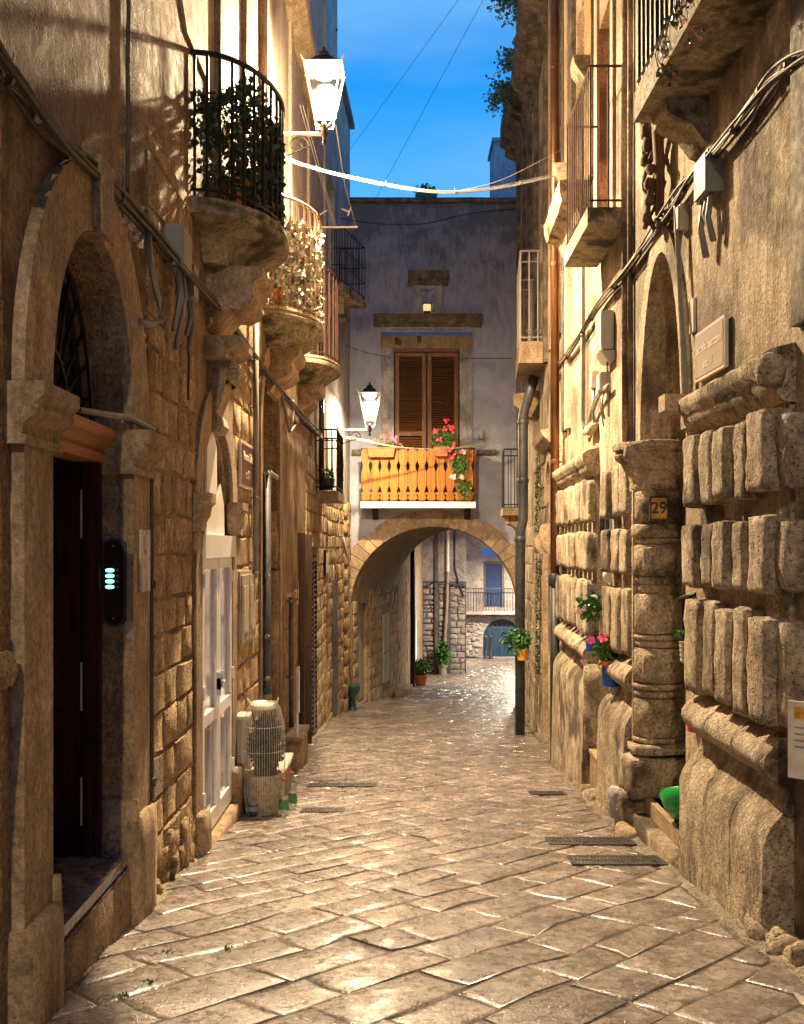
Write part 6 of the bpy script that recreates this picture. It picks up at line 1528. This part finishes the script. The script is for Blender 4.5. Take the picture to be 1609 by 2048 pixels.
m = MB(); leaves(m, c_ + Vector((-.015, 0, .20)), (.05, .04, .05), 26, .05, rgq); obj('foliage', m, M['green_leaf'], wp_, recalc=False)
bl = thing('black_bracket', 'black metal bracket with tilted arms at the edge of the near pier', 'bracket', pt3(1370, 1290, 6.9))
m = MB(); m.tube([pt3(1368, 1195, 6.95), pt3(1370, 1300, 6.95)], .022, 6); obj('post', m, M['iron'], bl)
m = MB(); m.tube([pt3(1356, 1200, 6.9), pt3(1392, 1190, 6.9)], .016, 4); m.tube([pt3(1360, 1197, 7.1), pt3(1392, 1188, 6.8)], .014, 4); obj('arm', m, M['iron'], bl)
gb = thing('green_bowl', 'glossy green plastic basin tipped on the portal step', 'basin', pt3(1360, 1640, 7.0))
m = MB(); m.lathe((0, 0, 0), [(.10, 0), (.15, .05), (.19, .12), (.20, .125), (.205, .12), (.16, .04), (.10, -.006)], 24)
mt = Matrix.Rotation(math.radians(-38), 4, 'X') @ Matrix.Rotation(math.radians(18), 4, 'Y'); c_ = R.P(7.15, -.42, -.03); m.v = [tuple(mt @ Vector(v) + c_) for v in m.v]; obj('basin', m, M['green_plastic'], gb, smooth=True)
wh = thing('info_sign', 'white printed notice board on a post at the right edge of the view', 'sign', (2.0, 4.75, ground(4.7)))
frs = Fr((1.83, 4.72), (.75, -.66), (-.66, -.75))
m = MB(); m.fbox(frs, .0, .30, .42, .78, 0, .025); obj('board', m, M['tile_white'], wh)
m = MB(); m.fbox(frs, .03, .11, .70, .755, .025, .027); obj('logo_patch', m, M['tile_ochre'], wh)
for k in range(4):
    m = MB(); m.fbox(frs, .03, .24 - .03 * (k % 2), .655 - k * .03, .663 - k * .03, .025, .026); obj('print_line', m, M['conduit'], wh)
m = MB(); m.tube([frs.P(.16, -.5, -.02), frs.P(.16, .7, -.02)], .02, 6); obj('post', m, M['iron'], wh)
# pot and plant on the grey downpipe, climbing vine
hp = thing('hanging_plant', 'ochre pot of leafy green plant strapped to the grey downpipe', 'plant', R2.P(16.9, -.3, .45))
c_ = pt3(1045, 1320, 16.9); m = MB(); m.lathe(c_, [(.08, 0), (.095, .16), (.10, .17), (.10, .19)], 14); obj('pot', m, M['yellow_pot'], hp, ang=40)
m = MB(); leaves(m, c_ + Vector((-.10, 0, .34)), (.24, .15, .22), 220, .075, rgq, .1); leaves(m, c_ + Vector((.04, 0, .34)), (.12, .1, .15), 90, .07, rgq, .1); obj('foliage', m, M['green_leaf'], hp, recalc=False)
cv = thing('climbing_vine', 'thin leafy vine climbing the wall behind the grey downpipe', 'vine', R2.P(16.2, ground(16), .1))
pts = [R2.P(16.2 + .1 * math.sin(k * .7), ground(16) + .3 + k * .36, .08) for k in range(14)]
m = MB(); m.tube(pts, .012, 5); obj('stem', m, M['vine'], cv)
m = MB()
for k in range(330):
    i = rgq.randrange(3, 13); p = pts[i].lerp(pts[i - 1], rgq.random()); leaf1(m, p + Vector((-rgq.random() * .06, rgq.uniform(-.1, .1), rgq.uniform(-.05, .05))), .055, rgq)
obj('foliage', m, M['ivy'], cv, recalc=False)
# caper bushes rooted in the eaves, seen against the sky
for i, (px, py, y, w, h, n_) in enumerate(((1008, 10, 17.0, .42, .40, 420), (1010, 120, 18.3, .26, .40, 260), (1000, 190, 19.4, .42, .42, 460), (1030, 165, 19.2, .3, .14, 160), (668, 60, 21.8, .08, .12, 40))):
    c_ = pt3(px, py, y); t_ = thing('wall_shrub', ('dark spiky shrub at the very top growing from the right eaves', 'drooping spiky shrub below the topmost one on the right eaves', 'feathery shrub hanging lowest from the right eaves', 'low tuft of leaves on top of the right eaves', 'tiny sprig on the left house corner against the sky')[i], 'plant', c_, 'shrubs rooted in the eaves')
    m = MB(); mw = MB()
    root = c_ + Vector((w if i < 4 else -w, 0, 0))
    for k in range(max(6, n_ // 14)):
        d = Vector((-rgq.uniform(.3, 1.3), rgq.uniform(-.5, .5), rgq.uniform(-.8, .8))) if i < 4 else Vector((rgq.uniform(.2, 1), 0, rgq.uniform(-.6, .8)))
        e_ = root + Vector((d.x * w * 1.3, d.y * w, d.z * h)); mid = root.lerp(e_, .5) + Vector((0, 0, .05))
        mw.tube([root, mid, e_], .006, 3)
        for j in range(14): leaf1(m, mid.lerp(e_, rgq.random()) + Vector((rgq.gauss(0, .03), rgq.gauss(0, .03), rgq.gauss(0, .03))), rgq.uniform(.05, .09), rgq, .2)
    obj('foliage', m, M['sky_leaf'], t_, recalc=False); obj('stem', mw, M['vine'], t_)
# trailing plant over the near right balcony
tp_ = thing('trailing_plant', 'thin trailing creeper with small leaves over the near balcony at top right', 'plant', R.P(5.6, 4.6, .4))
m = MB(); mw = MB(); mf = MB()
for k in range(9):
    a = R.P(5.25 + k * .12, 4.66, .40); b_ = a + Vector((rgq.uniform(-.1, .1), rgq.uniform(-.2, .1), -rgq.uniform(.1, .42))); mw.tube([a, a.lerp(b_, .5) + Vector((-.05, 0, .02)), b_], .004, 3)
    for j in range(16): leaf1(m, a.lerp(b_, rgq.random()) + Vector((rgq.gauss(0, .03), rgq.gauss(0, .03), 0)), .04, rgq)
    for j in range(3): flower(mf, a.lerp(b_, rgq.random()), .018, rgq)
obj('foliage', m, M['ivy'], tp_, recalc=False); obj('stem', mw, M['vine'], tp_); obj('blossom', mf, M['flower_light'], tp_, recalc=False)

# ================================================================== LEFT FOREGROUND THINGS
x0, y0 = -1.25, 9.05; z0 = ground(y0)
np3 = thing('netted_plant', 'pale planter with a dark cactus like plant wrapped in white netting', 'potted plant', (x0, y0, z0), None)
m = MB(); m.lathe((x0, y0, z0 + .01), [(.125, 0), (.14, .02), (.175, .33), (.18, .34), (.18, .36), (.16, .36), (.155, .30)], 20); obj('pot', m, M['pot_grey'], np3, ang=40)
m = MB(); m.lathe((x0, y0, z0 + .28), [(.01, .02), (.15, .03)], 14); obj('soil', m, M['ink'], np3)
for k in range(16):
    a = rgq.uniform(0, 6.28); r_ = rgq.uniform(.0, .10); h = rgq.uniform(.35, .66); b_ = Vector((x0 + r_ * math.cos(a), y0 + r_ * math.sin(a), z0 + .3))
    m = MB(); m.tube([b_, b_ + Vector((.01, 0, h * .5)), b_ + Vector((math.cos(a) * .05, math.sin(a) * .04, h))], .022, 6, .010); obj('stem', m, M['ivy'], np3, smooth=True)
m = MB(); leaves(m, (x0 + .02, y0, z0 + .62), (.15, .13, .27), 900, .05, rgq); obj('foliage', m, M['ivy'], np3, recalc=False)
prof_ = [(.16, .02), (.185, .20), (.19, .40), (.195, .62), (.185, .80), (.15, .95), (.10, 1.01), (.03, 1.02)]
m = MB()
for k in range(54):
    a = 2 * PI * k / 54; m.tube([(x0 + r_ * math.cos(a), y0 + r_ * math.sin(a), z0 + zz_) for r_, zz_ in prof_], .0014, 3)
for zz_ in (.06, .22, .36, .58, .80):
    rr = next((prof_[i][0] + (prof_[i + 1][0] - prof_[i][0]) * (zz_ - prof_[i][1]) / (prof_[i + 1][1] - prof_[i][1]) for i in range(len(prof_) - 1) if prof_[i][1] <= zz_ <= prof_[i + 1][1]), .1)
    m.tube([(x0 + rr * math.cos(2 * PI * q_ / 24), y0 + rr * math.sin(2 * PI * q_ / 24), z0 + zz_) for q_ in range(25)], .0013, 3)
obj('netting', m, M['net'], np3)
m = MB(); m.lathe((x0, y0, z0), [(r_ * .99, zz_) for r_, zz_ in prof_], 24, cap=False); obj('net_film', m, M['film'], np3, smooth=True, recalc=False)
m = MB(); m.lathe((x0, y0, z0 + .93), [(.12, .025), (.10, .06), (.06, .085), (.02, .09)], 18); obj('gathered_net', m, M['net'], np3, smooth=True)
for sx in (-1, 1):
    m = MB(); m.tube([(x0 + sx * .10, y0 - .05, z0 + .98), (x0 + sx * .14, y0 - .06, z0 + 1.05)], .018, 6, .006); obj('knot', m, M['net'], np3)
bgb = thing('bin_bag', 'crumpled black bag between the white door and the netted plant', 'bag', (-1.42, 9.15, ground(9.1)))
m = MB(); m.rock(L, 8.98, 9.35, ground(9.1) - .01, ground(9.1) + .36, .01, .20, r=.09, jit=.05, n=(8, 8, 6), seed=3, freq=9); obj('bag', m, M['bag'], bgb, smooth=True)
mbx = thing('utility_box', 'pale grey metal box with a scratched side standing against the left wall', 'box', L.P(9.2, ground(9.2), .05))
m = MB(); m.fbox(L, 9.08, 9.30, -.50, -.06, .005, .12); obj('cabinet', m, M['beige_plastic'], mbx)
m = MB(); m.fbox(L, 9.10, 9.28, -.46, -.10, .12, .126); obj('lid', m, M['beige_plastic'], mbx)
m = MB(); m.fbox(L, 9.06, 9.32, -.06, -.03, .0, .135); obj('top', m, M['tile_white'], mbx)
def bottle(label, x, y, h, r, liquid):
    z = ground(y) + .003; t_ = thing('plastic_bottle', label, 'bottle', (x, y, z), 'water bottles beside the netted plant')
    m = MB(); m.lathe((x, y, z), [(r * .8, 0), (r, .015), (r, h * .35), (r * .93, h * .40), (r, h * .45), (r, h * .62), (r * .55, h * .82), (r * .32, h * .9), (r * .32, h * .94)], 16); obj('body', m, M['bottle'], t_, smooth=True)
    m = MB(); m.lathe((x, y, z), [(r * .36, h * .94), (r * .36, h), (r * .3, h)], 10); obj('cap', m, M['red_plastic'], t_)
    m = MB(); m.lathe((x, y, z), [(r * 1.01, h * .17), (r * 1.01, h * .38)], 16, cap=False); obj('label', m, M['green_label'], t_, recalc=False)
bottle('front plastic bottle with a green label and red cap beside the netted plant', *gpt(568, 1631), .33, .048, 0)
bottle('rear plastic bottle with a red cap just behind the green labelled one', *gpt(585, 1618), .34, .045, 0)
cx_, cy_ = gpt(508, 1632)
cu_ = thing('plastic_cup', 'small clear plastic tub in front of the pale planter', 'cup', (cx_, cy_, ground(cy_)))
m = MB(); m.lathe((cx_, cy_, ground(cy_) + .004), [(.04, 0), (.05, .10), (.052, .105), (.048, .10), (.038, .01)], 14); obj('tub', m, M['bottle'], cu_, smooth=True)
m = MB(); m.lathe((cx_, cy_, ground(cy_) + .05), [(.0455, 0), (.049, .04)], 14, cap=False); obj('label', m, plain('pale_blue_label', (.3, .36, .5), .4), cu_, recalc=False)
for i, (s0, s1, zt, o1, lb) in enumerate(((9.95, 10.75, -.70, .36, 'worn white stone step beside the netted plant'), (12.3, 13.3, -.85, .30, 'rounded stone step at the foot of the dark open shutters'))):
    t_ = thing('stone_step', lb, 'step', L.P((s0 + s1) / 2, ground(s0), .2), 'stone steps on the left')
    zg = ground((s0 + s1) / 2)
    m = MB(); m.rock(L, s0, s1, zg - .1, zt - .03, .0, o1 - .02, r=.04, jit=.018, n=(6, 4, 5), seed=i); obj('block', m, M['trim'], t_, smooth=True)
    m = MB(); m.rock(L, s0 - .01, s1 + .01, zt - .06, zt, .0, o1, r=.02, jit=.008, n=(6, 2, 5), seed=i + 4); obj('tread', m, M['tile_white'] if i == 0 else M['dressed'], t_, smooth=True)
ps = thing('marker_post', 'slim white post with a narrow plate before the dark open shutters', 'post', L.P(12.6, ground(12.6), .3))
s_ = 12.4; m = MB(); m.tube([L.P(s_, ground(s_), .22), L.P(s_, .02, .22)], .018, 7); obj('post', m, M['white_paint'], ps)
m = MB(); m.fbox(L, s_ - .08, s_ + .08, -.55, .02, .235, .245); obj('plate', m, M['tile_white'], ps)
# letter boxes on the left wall
lbx = thing('meter_cabinet', 'weathered grey two leaf meter cabinet set in the left wall', 'meter cabinet', L.P(9.6, .6, .02))
m = MB(); m.fbox(L, 9.18, 10.1, .58, 1.28, .0, .035); obj('frame', m, M['grey_wood'], lbx)
for a in (9.22, 9.66):
    m = MB(); m.fbox(L, a, a + .40, .62, 1.24, .035, .05); lf = obj('cabinet_door', m, M['grey_wood'], lbx)
    m = MB(); m.fbox(L, a + .06, a + .34, .70, 1.14, .05, .056); obj('panel', m, M['pot_grey'], lf)
sp2 = thing('wall_notice', 'small framed notice under the low black balcony', 'plate', L.P(19.6, 1.0, .03))
m = MB(); m.fbox(L, 19.3, 20.0, .95, 1.45, .0, .05); obj('frame', m, M['dark_shutter'], sp2)
m = MB(); m.fbox(L, 19.36, 19.94, 1.0, 1.4, .05, .055); obj('sheet', m, M['beige_plastic'], sp2)
m = MB(); m.lathe((0, 0, 0), [(.02, 0), (.12, .01), (.13, .03), (.10, .05), (.02, .055)], 16); mt = Matrix.Rotation(math.radians(90), 4, 'Y'); c_ = L.P(8.98 + .25, 1.78, .0); m.v = [tuple(mt @ Vector(v) + c_) for v in m.v]
tag(obj('round_vent', m, M['grey_plastic'], None, smooth=True), 'small round dark vent below the brown street sign', 'vent')
sr = thing('paper_scrap', 'small torn scrap of paper on the paving at the bottom right corner', 'litter', (*gpt(1600, 2010), ground(4)))
x_, y_ = gpt(1603, 2012); m = MB(); m.add([(x_, y_, ground(y_) + .006), (x_ + .06, y_ - .03, ground(y_) + .02), (x_ + .05, y_ + .06, ground(y_) + .008), (x_ - .01, y_ + .07, ground(y_) + .03)], [(0, 1, 2, 3)]); obj('scrap', m, M['tile_white'], sr, recalc=False)
